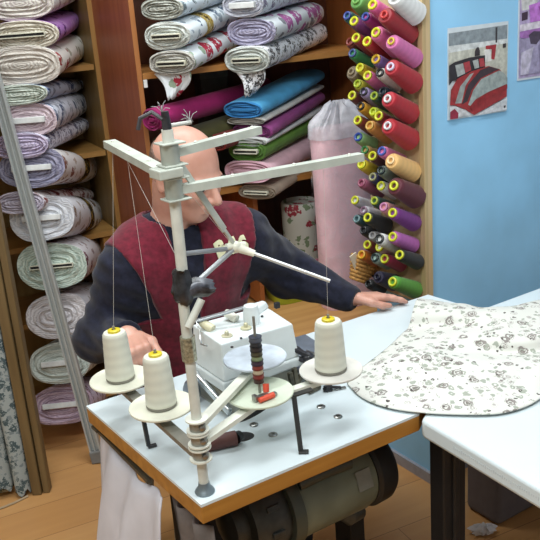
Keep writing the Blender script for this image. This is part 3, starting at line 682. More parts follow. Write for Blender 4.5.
# brown tubular handle in the cutout behind the pole; presser foot by the right disc
q = ab(236, 437, TZ+.018); q0_ = ab(204, 444, TZ+.018)
o = table_thing('handle_tool', 'dark brown cylindrical handle lying behind the stand pole', 'tool', q[0], q[1], TZ)
MB().tube([(q0_[0], q0_[1], TZ+.016), (q[0], q[1], TZ+.016)], [.0155, .0155], 18).build('grip', plain((84, 46, 42), .5, var=.15), o)
MB().tube([(q[0], q[1], TZ+.016), (q[0]+.012, q[1]+.003, TZ+.016)], [.013, .011], 18).build('end_cap', BLACK, o)
q = ab(332, 389, TZ+.004)
o = table_thing('presser_foot', 'small dark steel presser foot lying on the table in front of the right disc', 'presser foot', q[0], q[1], TZ)
m = MB(); m.box((q[0]-.008, q[1]+.004, TZ+.008), (.018, .012, .012)); m.bar((q[0]-.005, q[1]+.003, TZ+.010), (q[0]+.02, q[1]-.008, TZ+.004), .010, .004); m.bar((q[0]-.018, q[1]+.01, TZ+.004), (q[0]-.0, q[1]+.0, TZ+.004), .014, .004); m.build('foot_body', DARKM, o, smooth=False, bevel=.001)
MB().bar((q[0]+.008, q[1]-.004, TZ+.003), (q[0]+.03, q[1]-.012, TZ+.003), .008, .003).build('toe', STEEL, o, smooth=False)

# threads
THR = plain((206, 204, 196), .5)
def thread(p, q, lab, sag=.0, mid=None):
    p = np.array(p); q = np.array(q); pts = [p+(q-p)*f+np.array([0, 0, -sag*4*f*(1-f)]) for f in np.linspace(0, 1, 9)]
    if mid is not None: pts = [p+(np.array(mid)-p)*f for f in np.linspace(0, 1, 5)]+[np.array(mid)+(q-np.array(mid))*f for f in np.linspace(0, 1, 5)][1:]
    c_ = (p+q)/2; o = table_thing('thread_strand', lab, 'thread', c_[0], c_[1], c_[2], 'threads running from the cones')
    MB().tube(pts, .00032, 5).build('strand', THR, o)
def tp_(d_, h=.120): return np.array([d_[0], d_[1], d_[2]+h])
sL = pz(1.372); 
thread(eL+(sL-eL)*.05+np.array([0, 0, -.018]), tp_(d1), 'thread dropping from the tip of the left guide arm to the far left cone')
thread(eL+(sL-eL)*.32+np.array([0, 0, -.018]), tp_(d2), 'thread slanting from the left guide arm to the front left cone')
sR = pz(1.35)
thread(eR+(sR-eR)*.22+np.array([0, 0, -.018]), tp_(d3, .119), 'thread dropping from the right guide arm to the right cone')
thread(eL+(sL-eL)*.3+np.array([0, 0, -.018]), pz(1.17)+np.array([.02, .0, 0]), 'thread slanting from the left guide arm down to the taped joint')
thread(hub+np.array([-.01, .0, .01]), pz(1.36)+np.array([.02, .01, 0]), 'thread slanting from the pole collar down to the white hub')
thread(re_, re_+np.array([-.02, .13, -.16]), 'thread falling from the end of the thin rod behind the machine') if False else None

# ------------------------------------------------------------------ overlock machine
om = table_thing('overlock_machine', 'white overlock sewing machine standing on the sewing table in front of the man', 'sewing machine', .31, .325, TZ)
MW = plain((214, 222, 222), .35, var=.02); MW2 = plain((196, 204, 204), .4, var=.03)
a0, a1, b0, b1 = .207, .405, .255, .395
m = MB(); m.loft([[(a0, b0, .852), (a1, b0, .852), (a1+.012, b1, .852), (a0, b1, .852)], [(a0, b0, .942), (a1-.012, b0, .936), (a1+.004, b1, .936), (a0+.008, b1, .942)]]); m.build('head_cover', MW, om, smooth=False, bevel=.004, seg=3)
MB().box(((a0+a1)/2+.0, (b0+b1)/2, .841), (a1-a0+.012, b1-b0+.012, .022)).build('skirt', MW2, om, smooth=False, bevel=.004)
MB().box(((a0+a1)/2-.005, (b0+b1)/2, .80), (a1-a0-.01, b1-b0-.005, .06)).build('base', plain((150, 152, 142), .5, var=.05), om, smooth=False, bevel=.003)
MB().box((a0+.002, (b0+b1)/2, .802), (.008, .12, .05)).build('side_plate', plain((120, 120, 106), .5, .2), om, smooth=False, bevel=.003)
MB().bar((a0-.012, b1-.01, .84), (a0-.004, b0-.02, .79), .012, .018).build('chrome_bar', plain((190, 194, 194), .25, .8), om, smooth=False, bevel=.003)
q = ab(195, 389, .80)
MB().lathe([(.006, -.012), (.024, -.010), (.026, 0), (.020, .006), (.008, .006)], (a0-.03, b1-.03, .80), (-1, -.2, .2), n=28).build('handwheel', plain((130, 140, 150), .3, .7), om)
zt = .941
q = ab(252, 322, zt); MB().lathe([(.0185, 0), (.0185, .03), (.0165, .034), (.016, .043), (.01, .045), (.004, .046)], (q[0], q[1], zt-.003), n=30).build('thread_tower', MW, om)
for (x_, y_), cc in (((246, 328), (188, 184, 152)), ((227, 336), (186, 182, 156))):
    q = ab(x_, y_, zt); m = MB(); m.lathe([(.0125, 0), (.0125, .003), (.005, .004), (.0045, .012), (.002, .014)], (q[0], q[1], zt-.001), n=24); m.build('tension_knob', plain(cc, .4, .2), om)
for x_, y_, cc in ((213, 331, (214, 210, 178)), (237, 321, (222, 222, 208))):
    q = ab(x_, y_, zt); m = MB(); m.lathe([(.010, 0), (.010, .028), (.008, .033)], (q[0], q[1], zt+.004), (-.35, .8, .35), n=20); m.build('thread_post', plain(cc, .4), om)
m = MB(); w0 = ab(196, 321, .965); w1 = ab(246, 307, .975); m.bar(w0, w1, .012, .005); m.build('guard_bar', plain((166, 172, 176), .3, .6), om, smooth=False, bevel=.001)
m = MB(); m.tube([w0, w0+np.array([.0, -.012, -.018]), ab(201, 344, .93), ab(207, 346, .935)], .002, 8); m.build('wire_loop', plain((200, 204, 204), .25, .8), om)
m = MB(); m.loft([[(.345, .385, zt-.005), (.405, .392, zt-.005), (.41, .375, zt-.005), (.36, .345, zt-.005)], [(.353, .386, zt+.014), (.402, .390, zt+.012), (.404, .378, zt+.010), (.362, .356, zt+.012)]]); m.build('lever_cover', MW, om, smooth=False, bevel=.004)
q = ab(277, 306, zt); MB().box((q[0], q[1], zt+.002), (.012, .010, .014)).build('black_catch', BLACK, om, smooth=False, bevel=.001)
for (x_, y_) in ((262, 316), (232, 347), (241, 338)):
    q = ab(x_, y_, zt-.001); MB().lathe([(.0035, 0), (.003, .002)], (q[0], q[1], zt-.002), n=14).build('screw', DARKM, om)
MB().box((a1-.001, b0+.045, .90), (.006, .016, .03)).build('side_slot', BLACK, om, smooth=False, bevel=.001)
# work bed on the right with feed parts
q = ab(301, 350, .80)
MB().prism([(a1-.0, b0+.0), (a1+.12, b0+.03), (a1+.135, b1+.03), (a1+.0, b1+.04)], .806, .814).build('cloth_plate', plain((116, 124, 136), .35, .3), om, smooth=False, bevel=.002)
m = MB(); m.prism([(a1-.02, b0+.01), (a1+.11, b0+.04), (a1+.12, b1+.02), (a1, b1+.02)], TZ, .806); m.build('bed', plain((150, 156, 152), .5), om, smooth=False)
m = MB()
for p, q in (((.395, .262, .872), (.425, .232, .85)), ((.40, .25, .85), (.445, .235, .822)), ((.415, .262, .835), (.475, .24, .818)), ((.41, .275, .865), (.44, .25, .83)), ((.43, .24, .835), (.46, .225, .81)), ((.445, .262, .84), (.48, .255, .822))): m.bar(p, q, .012, .010)
m.sphere((.42, .245, .848), .015, 12, 8); m.build('feed_mechanism', DARKM, om, smooth=False, bevel=.002)
m = MB()
for p, q in (((.375, .235, .84), (.38, .233, .775)), ((.36, .230, .835), (.365, .228, .785)), ((.395, .235, .82), (.42, .232, .778)), ((.40, .22, .778), (.435, .225, .778)), ((.385, .24, .80), (.41, .238, .83))): m.bar(p, q, .010, .010, (0, 1, .2))
m.build('looper_parts', plain((92, 88, 74), .4, .6, var=.3), om, smooth=False, bevel=.001)
m = MB()
for p, q in (((.415, .236, .856), (.46, .22, .83)), ((.43, .262, .855), (.47, .245, .832))): m.bar(p, q, .006, .004)
m.build('presser_lever', STEEL, om, smooth=False)

# ------------------------------------------------------------------ printed cloth on the tables
t = NT('rose_print_cloth')
nz = t.n('ShaderNodeTexNoise'); nz.inputs['Scale'].default_value = 60; nz.inputs['Detail'].default_value = 3; t.l(t.obj(), nz.inputs['Vector'])
wv = t.n('ShaderNodeMix', data_type='VECTOR'); wv.inputs[0].default_value = .018; t.l(t.obj(), wv.inputs[4]); t.l(nz.outputs['Color'], wv.inputs[5])
def rose(sc, r_, pick, freq, thr):
    v = t.n('ShaderNodeTexVoronoi'); v.inputs['Scale'].default_value = sc; v.inputs['Randomness'].default_value = .8; t.l(wv.outputs[1], v.inputs['Vector'])
    sp = t.n('ShaderNodeSeparateColor'); t.l(v.outputs['Color'], sp.inputs[0])
    rg = t.math('GREATER_THAN', t.math('SINE', t.math('ADD', t.math('MULTIPLY', v.outputs['Distance'], freq), t.math('MULTIPLY', nz.outputs[0], 9.))), thr)
    return t.math('MULTIPLY', t.math('MULTIPLY', t.math('LESS_THAN', v.outputs['Distance'], r_), t.math('GREATER_THAN', sp.outputs[1], pick)), rg)
col = t.mix(t.math('MULTIPLY', rose(52, .38, .52, 12, -.3), .8), (210, 211, 204), (138, 146, 132))
col = t.mix(t.math('MULTIPLY', rose(46, .40, .62, 22, -.1), .55), col, (128, 116, 112))
col = t.mix(t.math('MULTIPLY', rose(27, .37, .50, 38, -.5), .8), col, (108, 98, 95))
col = t.mix(rose(70, .30, .82, 20, -.4), col, (84, 78, 76))
t.l(col, t.b.inputs['Base Color']); t.b.inputs['Roughness'].default_value = .85; t.b.inputs['Specular IOR Level'].default_value = .2; prt = t.m
rows = [
 [(347, 384, .774), (362, 398, .774), (388, 408, .776), (421, 413, .776), (462, 415, .776), (499, 414, .776), (528, 406, .776), (552, 392, .776), (590, 378, .776)],
 [(350, 377, .778), (366, 388, .780), (392, 398, .782), (424, 402, .782), (462, 403, .782), (499, 401, .782), (528, 393, .780), (556, 380, .780), (592, 366, .780)],
 [(362, 368, .779), (380, 372, .790), (404, 376, .794), (430, 378, .796), (464, 380, .795), (500, 378, .794), (530, 370, .79), (562, 360, .79), (596, 350, .788)],
 [(377, 357, .779), (394, 358, .80), (414, 358, .806), (440, 359, .806), (468, 361, .802), (502, 361, .796), (534, 358, .79), (566, 348, .79), (600, 338, .788)],
 [(392, 345, .779), (404, 346, .792), (422, 347, .797), (446, 349, .796), (472, 352, .788), (504, 354, .780), (536, 352, .782), (568, 342, .784), (602, 332, .784)],
 [(403, 334, .779), (413, 333, .783), (432, 333, .79), (454, 335, .796), (478, 338, .804), (506, 340, .808), (538, 338, .808), (570, 330, .806), (604, 322, .80)],
 [(408, 328, .780), (416, 326, .785), (436, 326, .788), (458, 327, .792), (482, 328, .806), (508, 329, .812), (540, 326, .812), (572, 320, .808), (606, 312, .80)],
 [(412, 314, .81), (419, 313, .812), (440, 315, .812), (462, 317, .812), (484, 319, .814), (510, 318, .816), (540, 314, .816), (572, 308, .812), (606, 302, .804)],
 [(416, 302, .818), (426, 303, .82), (446, 306, .82), (466, 309, .818), (488, 311, .818), (512, 309, .818), (540, 303, .818), (572, 298, .814), (606, 292, .806)],
 [(419, 299, .80), (429, 300, .80), (448, 303, .80), (468, 306, .80), (490, 308, .80), (514, 306, .80), (542, 300, .80), (574, 295, .80), (608, 289, .795)],
 [(421, 301, .775), (431, 302, .775), (450, 306, .775), (470, 310, .775), (491, 314, .775), (515, 312, .775), (542, 306, .775), (574, 300, .775), (608, 294, .775)],
]
G3 = np.array([[atz(*p) for p in r] for r in rows])
def catmull(P, n):
    P = np.concatenate([[2*P[0]-P[1]], P, [2*P[-1]-P[-2]]]); out = []
    for i in range(1, len(P)-2):
        for k in range(n):
            t_ = k/n; a_, b_, c_, d_ = P[i-1], P[i], P[i+1], P[i+2]
            out.append(.5*((2*b_)+(-a_+c_)*t_+(2*a_-5*b_+4*c_-d_)*t_**2+(-a_+3*b_-3*c_+d_)*t_**3))
    out.append(P[-2]); return np.array(out)
g1 = np.stack([catmull(r, 7) for r in G3]); g2 = np.stack([catmull(g1[:, j], 5) for j in range(g1.shape[1])], 1)
rs = np.random.RandomState(2)
for i in range(g2.shape[0]):
    for j in range(g2.shape[1]):
        a_, b_ = i/g2.shape[0], j/g2.shape[1]
        if 0.05 < a_ < .9: g2[i, j, 2] += .0022*math.sin(19*b_+9*a_)*math.sin(11*a_-6*b_)+.0015*math.sin(37*b_-13*a_)
        g2[i, j, 2] = max(g2[i, j, 2], .7735)
co = g2[g2.shape[0]//2, g2.shape[1]//2].copy(); co[2] = TZ
cb = thing('printed_cloth', 'white cloth with brown grey rose print spread over both tables', 'fabric', co)
m = MB(); m.loft([[p-co for p in r] for r in g2], (False, False), closed=False); o = m.build('cloth', prt, cb)
so = o.modifiers.new('thickness', 'SOLIDIFY'); so.thickness = .0022; so.offset = 1

# ------------------------------------------------------------------ thread rack on the wall end
BOARD = wood((206, 184, 144), (190, 166, 126), .6, 'Z')
rk = thing('thread_rack', 'pale wooden board with pegs holding coloured thread cones, on the end of the blue wall', 'thread rack', KC-U*.001, (0, 0, YAW))
# local frame: x along the wall normal inwards, y back along the board
MB().box((-.011, .113, 1.28), (.02, .27, 1.24)).build('board', BOARD, rk, smooth=False, bevel=.002)
MB().box((-.026, -.012, 1.28), (.014, .022, 1.24)).build('edge_trim', wood((186, 164, 122), (170, 146, 106), .6, 'Z'), rk, smooth=False, bevel=.002)
TH = math.radians(28); PH = math.radians(14); AXV = np.array([-math.cos(TH)*math.cos(PH), -math.cos(TH)*math.sin(PH), math.sin(TH)])
face = KC-U*.0225
def Lx(p): d_ = np.array(p)-(KC-U*.001); return np.array([d_@U, d_@V, d_[2]])
RING = (196, 200, 40)
# tip px, colour, ring colour, radius (m), length (m), label
CN = [
 ((356, 4), (84, 140, 62), (110, 160, 80), .030, .10, 'green thread cone with a wide green rim, at the top left of the rack'),
 ((373, 5), (206, 92, 150), RING, .024, .12, 'pink thread cone with yellow rim at the top of the rack'),
 ((386, 11), (142, 16, 30), (190, 60, 60), .030, .15, 'long dark red thread cone slanting at the top right of the rack'),
 ((407, -4), (222, 224, 224), (226, 226, 226), .032, .13, 'thick white thread cone cut by the top edge of the photo'),
 ((347, 17), (30, 90, 90), (60, 80, 150), .019, .09, 'teal thread cone with white blue end at the rack’s left edge near the top'),
 ((354, 20), (120, 60, 120), RING, .020, .10, 'purple thread cone with yellow rim below the green one'),
 ((366, 17), (150, 50, 120), (50, 70, 140), .019, .10, 'magenta thread cone with a blue white end'),
 ((377, 32), (206, 98, 148), RING, .027, .13, 'rose pink thread cone with yellow rim, left of the mauve one'),
 ((391, 39), (196, 104, 160), (200, 180, 60), .027, .14, 'mauve pink thread cone hanging right of the rose pink one'),
 ((356, 35), (140, 34, 44), RING, .020, .10, 'dark red thread cone with yellow rim above the brown red one'),
 ((347, 42), (116, 46, 40), (120, 50, 44), .021, .08, 'brown red thread cone without a rim at the rack’s left edge'),
 ((368, 43), (166, 36, 46), RING, .021, .12, 'red thread cone with yellow rim in the middle of the upper rack'),
 ((352, 56), (38, 120, 66), (60, 80, 130), .020, .10, 'green thread cone with navy and white end'),
 ((348, 72), (120, 106, 84), (130, 116, 92), .027, .08, 'wide tan grey thread cone facing the camera at the rack’s left edge'),
 ((358, 68), (190, 170, 30), RING, .018, .09, 'yellow thread cone with yellow rim beside the tan grey one'),
 ((358, 80), (180, 178, 50), (150, 170, 40), .017, .09, 'yellow green thread cone under the yellow one'),
 ((368, 76), (202, 96, 140), RING, .021, .10, 'pink thread cone right of the tan grey one'),
 ((378, 63), (120, 96, 160), (206, 170, 40), .020, .10, 'lavender thread cone with orange yellow rim'),
 ((391, 67), (162, 21, 38), (196, 190, 210), .030, .14, 'large crimson thread cone, uppermost of the three big red ones'),
 ((380, 77), (206, 200, 190), (26, 26, 28), .020, .11, 'off white thread cone with black end left of the uppermost crimson one'),
 ((353, 95), (84, 30, 36), RING, .020, .09, 'maroon thread cone with yellow rim left of the lilac one'),
 ((362, 92), (150, 136, 176), (30, 30, 36), .019, .10, 'lilac thread cone with black end'),
 ((374, 94), (30, 60, 50), (150, 170, 50), .016, .09, 'small dark green thread cone with yellow green rim'),
 ((381, 89), (26, 44, 60), (20, 30, 40), .021, .09, 'dark teal thread cone left of the middle crimson one'),
 ((388, 99), (164, 20, 38), (206, 206, 206), .030, .14, 'large crimson thread cone, middle of the three big red ones'),
 ((361, 104), (206, 150, 40), (24, 22, 22), .020, .10, 'golden orange thread cone with black end'),
 ((374, 108), (180, 190, 50), (180, 196, 40), .019, .09, 'fluorescent yellow green thread cone'),
 ((359, 117), (120, 44, 30), RING, .019, .10, 'rust brown thread cone with yellow rim'),
 ((370, 124), (186, 126, 56), (190, 150, 70), .022, .12, 'tan orange thread cone left of the lowest crimson one'),
 ((379, 116), (116, 24, 34), RING, .020, .11, 'deep red thread cone with yellow rim under the fluorescent one'),
 ((388, 126), (164, 20, 36), (206, 206, 210), .031, .14, 'large crimson thread cone, lowest of the three big red ones'),
 ((360, 136), (136, 176, 116), (40, 70, 150), .022, .09, 'light green thread cone with wide blue end'),
 ((364, 148), (180, 146, 80), (50, 120, 60), .019, .09, 'straw thread cone with green rim at the tip of the guide arm'),
 ((373, 156), (76, 26, 30), RING, .021, .10, 'dark brown thread cone with yellow rim below the straw one'),
 ((383, 152), (206, 112, 160), (70, 90, 170), .022, .12, 'pink thread cone with blue rim above the peach one'),
 ((362, 164), (206, 180, 36), RING, .022, .10, 'bright yellow thread cone with yellow rim'),
 ((391, 162), (222, 178, 112), (226, 196, 150), .030, .135, 'large peach beige thread cone on the right of the rack'),
 ((381, 172), (110, 124, 110), (24, 40, 44), .021, .11, 'grey green thread cone with dark end under the peach one'),
 ((373, 179), (40, 40, 84), (150, 150, 110), .017, .09, 'navy thread cone with a small pale rim'),
 ((381, 184), (206, 206, 200), RING, .019, .09, 'white thread cone with yellow rim left of the big maroon one'),
 ((394, 184), (84, 24, 40), RING, .033, .14, 'large maroon thread cone with yellow rim'),
 ((363, 182), (140, 72, 96), (140, 72, 96), .015, .12, 'thin mauve thread cone slanting left of the navy one'),
 ((356, 204), (196, 196, 204), RING, .017, .09, 'white thread cone with yellow rim at the lower left edge'),
 ((375, 201), (30, 70, 56), (160, 176, 50), .018, .10, 'bottle green thread cone with yellow green rim'),
 ((362, 208), (200, 196, 204), (130, 100, 120), .017, .08, 'greyish white thread cone with a plum tip'),
 ((384, 207), (206, 140, 140), (196, 130, 170), .022, .10, 'peach pink thread cone with a wide pink opening'),
 ((393, 213), (110, 40, 124), RING, .025, .14, 'violet thread cone with yellow rim on the right'),
 ((368, 220), (24, 28, 30), RING, .024, .12, 'black thread cone with yellow rim'),
 ((359, 222), (40, 74, 78), (110, 140, 144), .018, .09, 'dark teal thread cone with a pale teal rim at the lower left'),
 ((363, 231), (40, 40, 44), (30, 30, 34), .015, .09, 'charcoal thread cone left of the small grey one'),
 ((372, 235), (140, 140, 140), (160, 160, 160), .015, .09, 'small grey thread cone'),
 ((380, 239), (220, 222, 220), (30, 34, 34), .024, .15, 'large white thread cone with black end lying nearly level'),
 ((366, 243), (120, 44, 30), RING, .018, .09, 'red brown thread cone with yellow rim above the orange one'),
 ((393, 237), (172, 92, 168), RING, .024, .13, 'orchid thread cone with yellow rim on the lower right'),
 ((363, 252), (196, 106, 30), (206, 160, 40), .019, .10, 'orange thread cone with an orange yellow rim'),
 ((379, 249), (214, 210, 200), RING, .018, .09, 'ivory thread cone with yellow rim below the big white one'),
 ((376, 256), (160, 186, 176), (30, 50, 50), .022, .09, 'pale aqua thread cone with dark end'),
 ((385, 259), (150, 32, 66), RING, .021, .11, 'raspberry thread cone with yellow rim'),
 ((400, 255), (22, 28, 30), RING, .023, .12, 'black green thread cone with yellow rim on the lower right'),
 ((378, 277), (36, 34, 60), (26, 26, 44), .026, .11, 'navy thread cone with dark end beside the bright green one'),
 ((369, 284), (24, 26, 28), (18, 20, 20), .020, .09, 'black thread cone with dark end above the man’s hand'),
 ((393, 282), (82, 150, 52), RING, .026, .15, 'bright green thread cone at the bottom of the rack'),
]
CN = [(a_, b_, c_, max(.0225, d_*1.1) if d_ <= .0265 else d_*1.12, e_*.92, f_) for a_, b_, c_, d_, e_, f_ in CN]
base = []
for tip, cc, rc, r, L_, lab in CN:
    # where the cone of this length must stand on the board for its tip to show there
    lo, hi = 0., 1.
    p = onplane(tip[0], tip[1], face-U*(L_*math.cos(TH)*math.cos(PH)+.016), U)
    bp = p-(U*AXV[0]+V*AXV[1]+np.array([0, 0, AXV[2]]))*L_; base.append(Lx(bp))
base = np.array(base); rad = np.array([c[3] for c in CN])
home = base.copy(); sq = math.sin(TH)
for it in range(240):
    for i in range(len(CN)):
        for j in range(i):
            d_ = base[i]-base[j]; e1 = d_[1]; e2 = d_[2]*math.cos(TH); dist = math.hypot(e1, e2)+1e-9
            need = (rad[i]+rad[j])*.95
            if dist < need:
                k = (need-dist)/2*.5; 
                base[i, 1] += e1/dist*k; base[j, 1] -= e1/dist*k; base[i, 2] += e2/dist*k; base[j, 2] -= e2/dist*k
    dv = base-home; ln = np.maximum(np.linalg.norm(dv, axis=1), 1e-9); f = np.minimum(1, .012/ln); base = home+dv*f[:, None]
    base[:, 1] = np.clip(base[:, 1], -.005, .235)
for it in range(60):
    for i in range(len(CN)):
        for j in range(i):
            d_ = base[i]-base[j]; dist = math.hypot(d_[1], d_[2]*math.cos(TH)); s_ = (rad[i]+rad[j])*.84
            if dist < s_*1.005: k = max(.9, dist/s_); rad[i] = max(.017, rad[i]*k**.5); rad[j] = max(.017, rad[j]*k**.5)
PEG = wood((170, 140, 96), (150, 120, 80), 1., 'X')
for (tip, cc, rc, r0_, L_, lab), bp, r in zip(CN, base, rad):
    w_ = KC-U*.001+U*bp[0]+V*bp[1]+np.array([0, 0, bp[2]])
    rot = Vector(AXV).to_track_quat('Z', 'Y').to_matrix(); Rz = Matrix.Rotation(YAW, 3, 'Z')
    o = thing('thread_cone', lab, 'thread cone', w_, (Rz@rot).to_euler(), 'coloured thread cones on the wall rack')
    big = r0_ > .0265; r1 = r*(.72 if big else .74)
    P = [(r*.93, .004)]+[(r+(r1-r)*k/10, .006+(L_-.012)*k/10) for k in range(11)]+[(r1*.86, L_-.002), (r1*.55, L_-.001)]
    MB().lathe(P, n=26).build('thread', threadmat(cc), o)
    dark = max(rc) < 60
    rr1 = min(r1*.86, .0145) if not big or rc == RING else r1*.5
    if max(rc) < 200 and not big: rr1 = r1*.78
    MB().lathe([(rr1*.5, L_-.012), (rr1*.98, L_-.003), (rr1, L_+.005), (rr1*.8, L_+.0065), (rr1*.58, L_+.005), (rr1*.5, L_-.006)], n=22, cap=(False, False)).build('cone_rim', plain(rc, .4, var=.03), o)
    MB().lathe([(.0008, 0.), (rr1*.52, 0.0), (rr1*.52, .0005)], (0, 0, L_-.008), n=18).build('cone_hole', plain((44, 46, 30) if rc == RING else (30, 30, 32), .7), o)
    pw = Lx(w_); a_ = AXV
    MB().tube([pw-a_*.014, pw+a_*.003], .004, 8).build('peg', PEG, rk)
# gold ribbon basket near the foot of the rack
p = onplane(358, 274, face-U*.07, U); lp_ = p
o = thing('wicker_basket', 'small straw gold basket with a white card, left of the navy thread cone', 'basket', p-np.array([0, 0, .02]), (0, .5, YAW), None)
m = MB()
for k in range(7):
    z = .012*k; rr_k = .022+.003*k; m.tube([(rr_k*1.1*math.cos(a_)*1.2, rr_k*math.sin(a_), z) for a_ in np.linspace(0, 2*PI, 25)], .0065, 8)
m.build('woven_body', plain((176, 132, 72), .8, var=.25, scale=120), o)
MB().box((-.045, -.012, .05), (.07, .004, .028), np.array(Euler((0, .7, 0)).to_matrix())).build('card', plain((226, 218, 196), .7), o, smooth=False)
MB().box((.035, .0, .03), (.085, .012, .012)).build('bracket', DARKM, o, smooth=False)

# ------------------------------------------------------------------ posters on the blue wall
def poster(name, label, corners, W_, H_, shapes, base_c):
    P = [onplane(x_, y_, KC-V*.004, V) for x_, y_ in corners]   # TL TR BL BR on the wall plane
    o0 = P[0]; root = thing(name, label, 'poster', o0)
    def q(s, t_): return (1-t_)*((1-s)*P[0]+s*P[1])+t_*((1-s)*P[2]+s*P[3])-o0
    def sheet(poly, dz, mat, nm, th=.0006):
        m = MB(); a_ = [q(s/W_, t_/H_)-V*dz for s, t_ in poly]; b_ = [p+V*th for p in a_]; m.loft([a_, b_]); return m.build(nm, mat, root, smooth=False)
    sheet([(0, 0), (W_, 0), (W_, H_), (0, H_)], 0, plain(base_c, .5, var=.02), 'paper', .003)
    for k, (nm, c_, poly) in enumerate(shapes): sheet(poly, .0008+.0004*k, floral(*c_) if len(c_) > 3 else plain(c_, .45, var=.12, scale=60), nm)
S1 = [
 ('grey_panel', (136, 146, 152), [(128, 150), (390, 112), (390, 172), (128, 205)]),
 ('white_ledge', (208, 212, 212), [(125, 206), (390, 173), (390, 192), (125, 236)]),
 ('room_wall', (188, 188, 176), [(125, 236), (392, 192), (392, 345), (125, 345)]),
 ('lamp_pole', (60, 58, 60), [(335, 124), (342, 123), (342, 190), (335, 191)]),
 ('red_lampshade', (158, 50, 56), [(290, 205), (338, 198), (334, 240), (330, 266), (316, 262), (318, 220), (290, 219)]),
 ('white_chair', (212, 210, 206), [(283, 222), (312, 219), (316, 272), (286, 277)]),
 ('dark_vase', (58, 50, 52), [(240, 228), (248, 212), (256, 210), (262, 226), (262, 246), (240, 250)]),
 ('dark_vase', (58, 52, 54), [(368, 196), (382, 193), (382, 211), (368, 214)]),
 ('pillow', (48, 44, 48), [(125, 292), (150, 276), (215, 256), (285, 246), (286, 300), (200, 340), (140, 360), (125, 380)]),
 ('pillow_stripe', (162, 166, 164), [(152, 290), (186, 281), (196, 326), (162, 342)]),
 ('pillow_stripe', (164, 62, 68), [(187, 279), (214, 272), (222, 312), (197, 324)]),
 ('pillow_stripe', (166, 170, 168), [(228, 270), (252, 263), (258, 300), (237, 306)]),
 ('pillow_stripe', (166, 64, 70), [(255, 262), (277, 258), (284, 294), (262, 299)]),
 ('duvet', (150, 48, 50), [(128, 470), (132, 400), (160, 350), (220, 318), (300, 294), (350, 308), (388, 345), (388, 432), (236, 516), (196, 490), (150, 470)]),
 ('duvet_stripe', (150, 154, 152), [(150, 462), (172, 385), (215, 330), (232, 324), (196, 380), (178, 460)]),
 ('duvet_stripe', (62, 48, 54), [(180, 466), (208, 376), (262, 312), (304, 296), (346, 308), (262, 348), (222, 402), (204, 452)]),
 ('duvet_stripe', (150, 160, 158), [(208, 468), (230, 402), (266, 352), (348, 314), (370, 324), (388, 348), (388, 374), (296, 412), (240, 444), (216, 474)]),
 ('duvet_stripe', (140, 40, 42), [(216, 478), (296, 416), (388, 378), (388, 396), (300, 440), (226, 498)]),
 ('rug', (198, 200, 204), [(240, 517), (388, 436), (388, 492), (300, 508)]),
 ('rug', (196, 196, 198), [(126, 474), (150, 474), (196, 494), (222, 514), (160, 524), (126, 528)]),
 ('red_cushion', (140, 42, 62), [(126, 500), (145, 486), (162, 505), (160, 530), (126, 534)]),
 ('dark_dot', (60, 60, 60), [(372, 474), (380, 472), (380, 482), (372, 484)]),
]
S1 = [(n_, c_, [(min(268, max(1, x_-125)), min(410, max(2, y_-128+.121*(x_-125)+.02*(y_-128)*(x_-125)/270))) for x_, y_ in p_]) for n_, c_, p_ in S1]
poster('bed_poster', 'poster of a bed with red grey and black striped bedding on the blue wall', [(448, 28.4), (508.4, 21), (448, 120.5), (506.4, 111)], 270, 412, S1, (210, 220, 226))
S2 = [
 ('picture_ground', (176, 160, 196), [(2, 0), (100, 0), (100, 146), (2, 146)]),
 ('pillow', (206, 206, 206), [(4, 0), (40, 0), (36, 24), (6, 26)]),
 ('dark_square', (70, 50, 70), [(6, 30), (18, 28), (18, 42), (6, 44)]),
 ('pillow', (190, 120, 206), [(20, 18), (100, 4), (100, 44), (24, 48)]),
 ('pillow_stripe', (150, 70, 160), [(40, 22), (100, 10), (100, 26), (44, 34)]),
 ('sheet_fold', (214, 206, 218), [(2, 50), (100, 44), (100, 56), (2, 62)]),
 ('throw', (160, 110, 176), [(2, 62), (100, 56), (100, 74), (60, 70), (20, 78), (2, 72)]),
 ('duvet', (160, 152, 182), [(2, 76), (30, 74), (60, 74), (100, 76), (100, 140), (2, 140)]),
 ('dark_flower', (78, 66, 84), [(20, 70), (30, 64), (44, 66), (46, 78), (36, 88), (24, 86)]),
 ('duvet_fold', (134, 128, 158), [(40, 90), (60, 84), (72, 138), (46, 138)]),
 ('duvet_fold', (190, 184, 204), [(4, 100), (30, 92), (20, 140), (4, 140)]),
]
poster('bed_poster', 'poster with purple pillows and lilac bedding cut by the right edge of the photo', [(519, -4), (566, -9), (517.5, 81), (564, 74)], 100, 150, S2, (206, 214, 222))

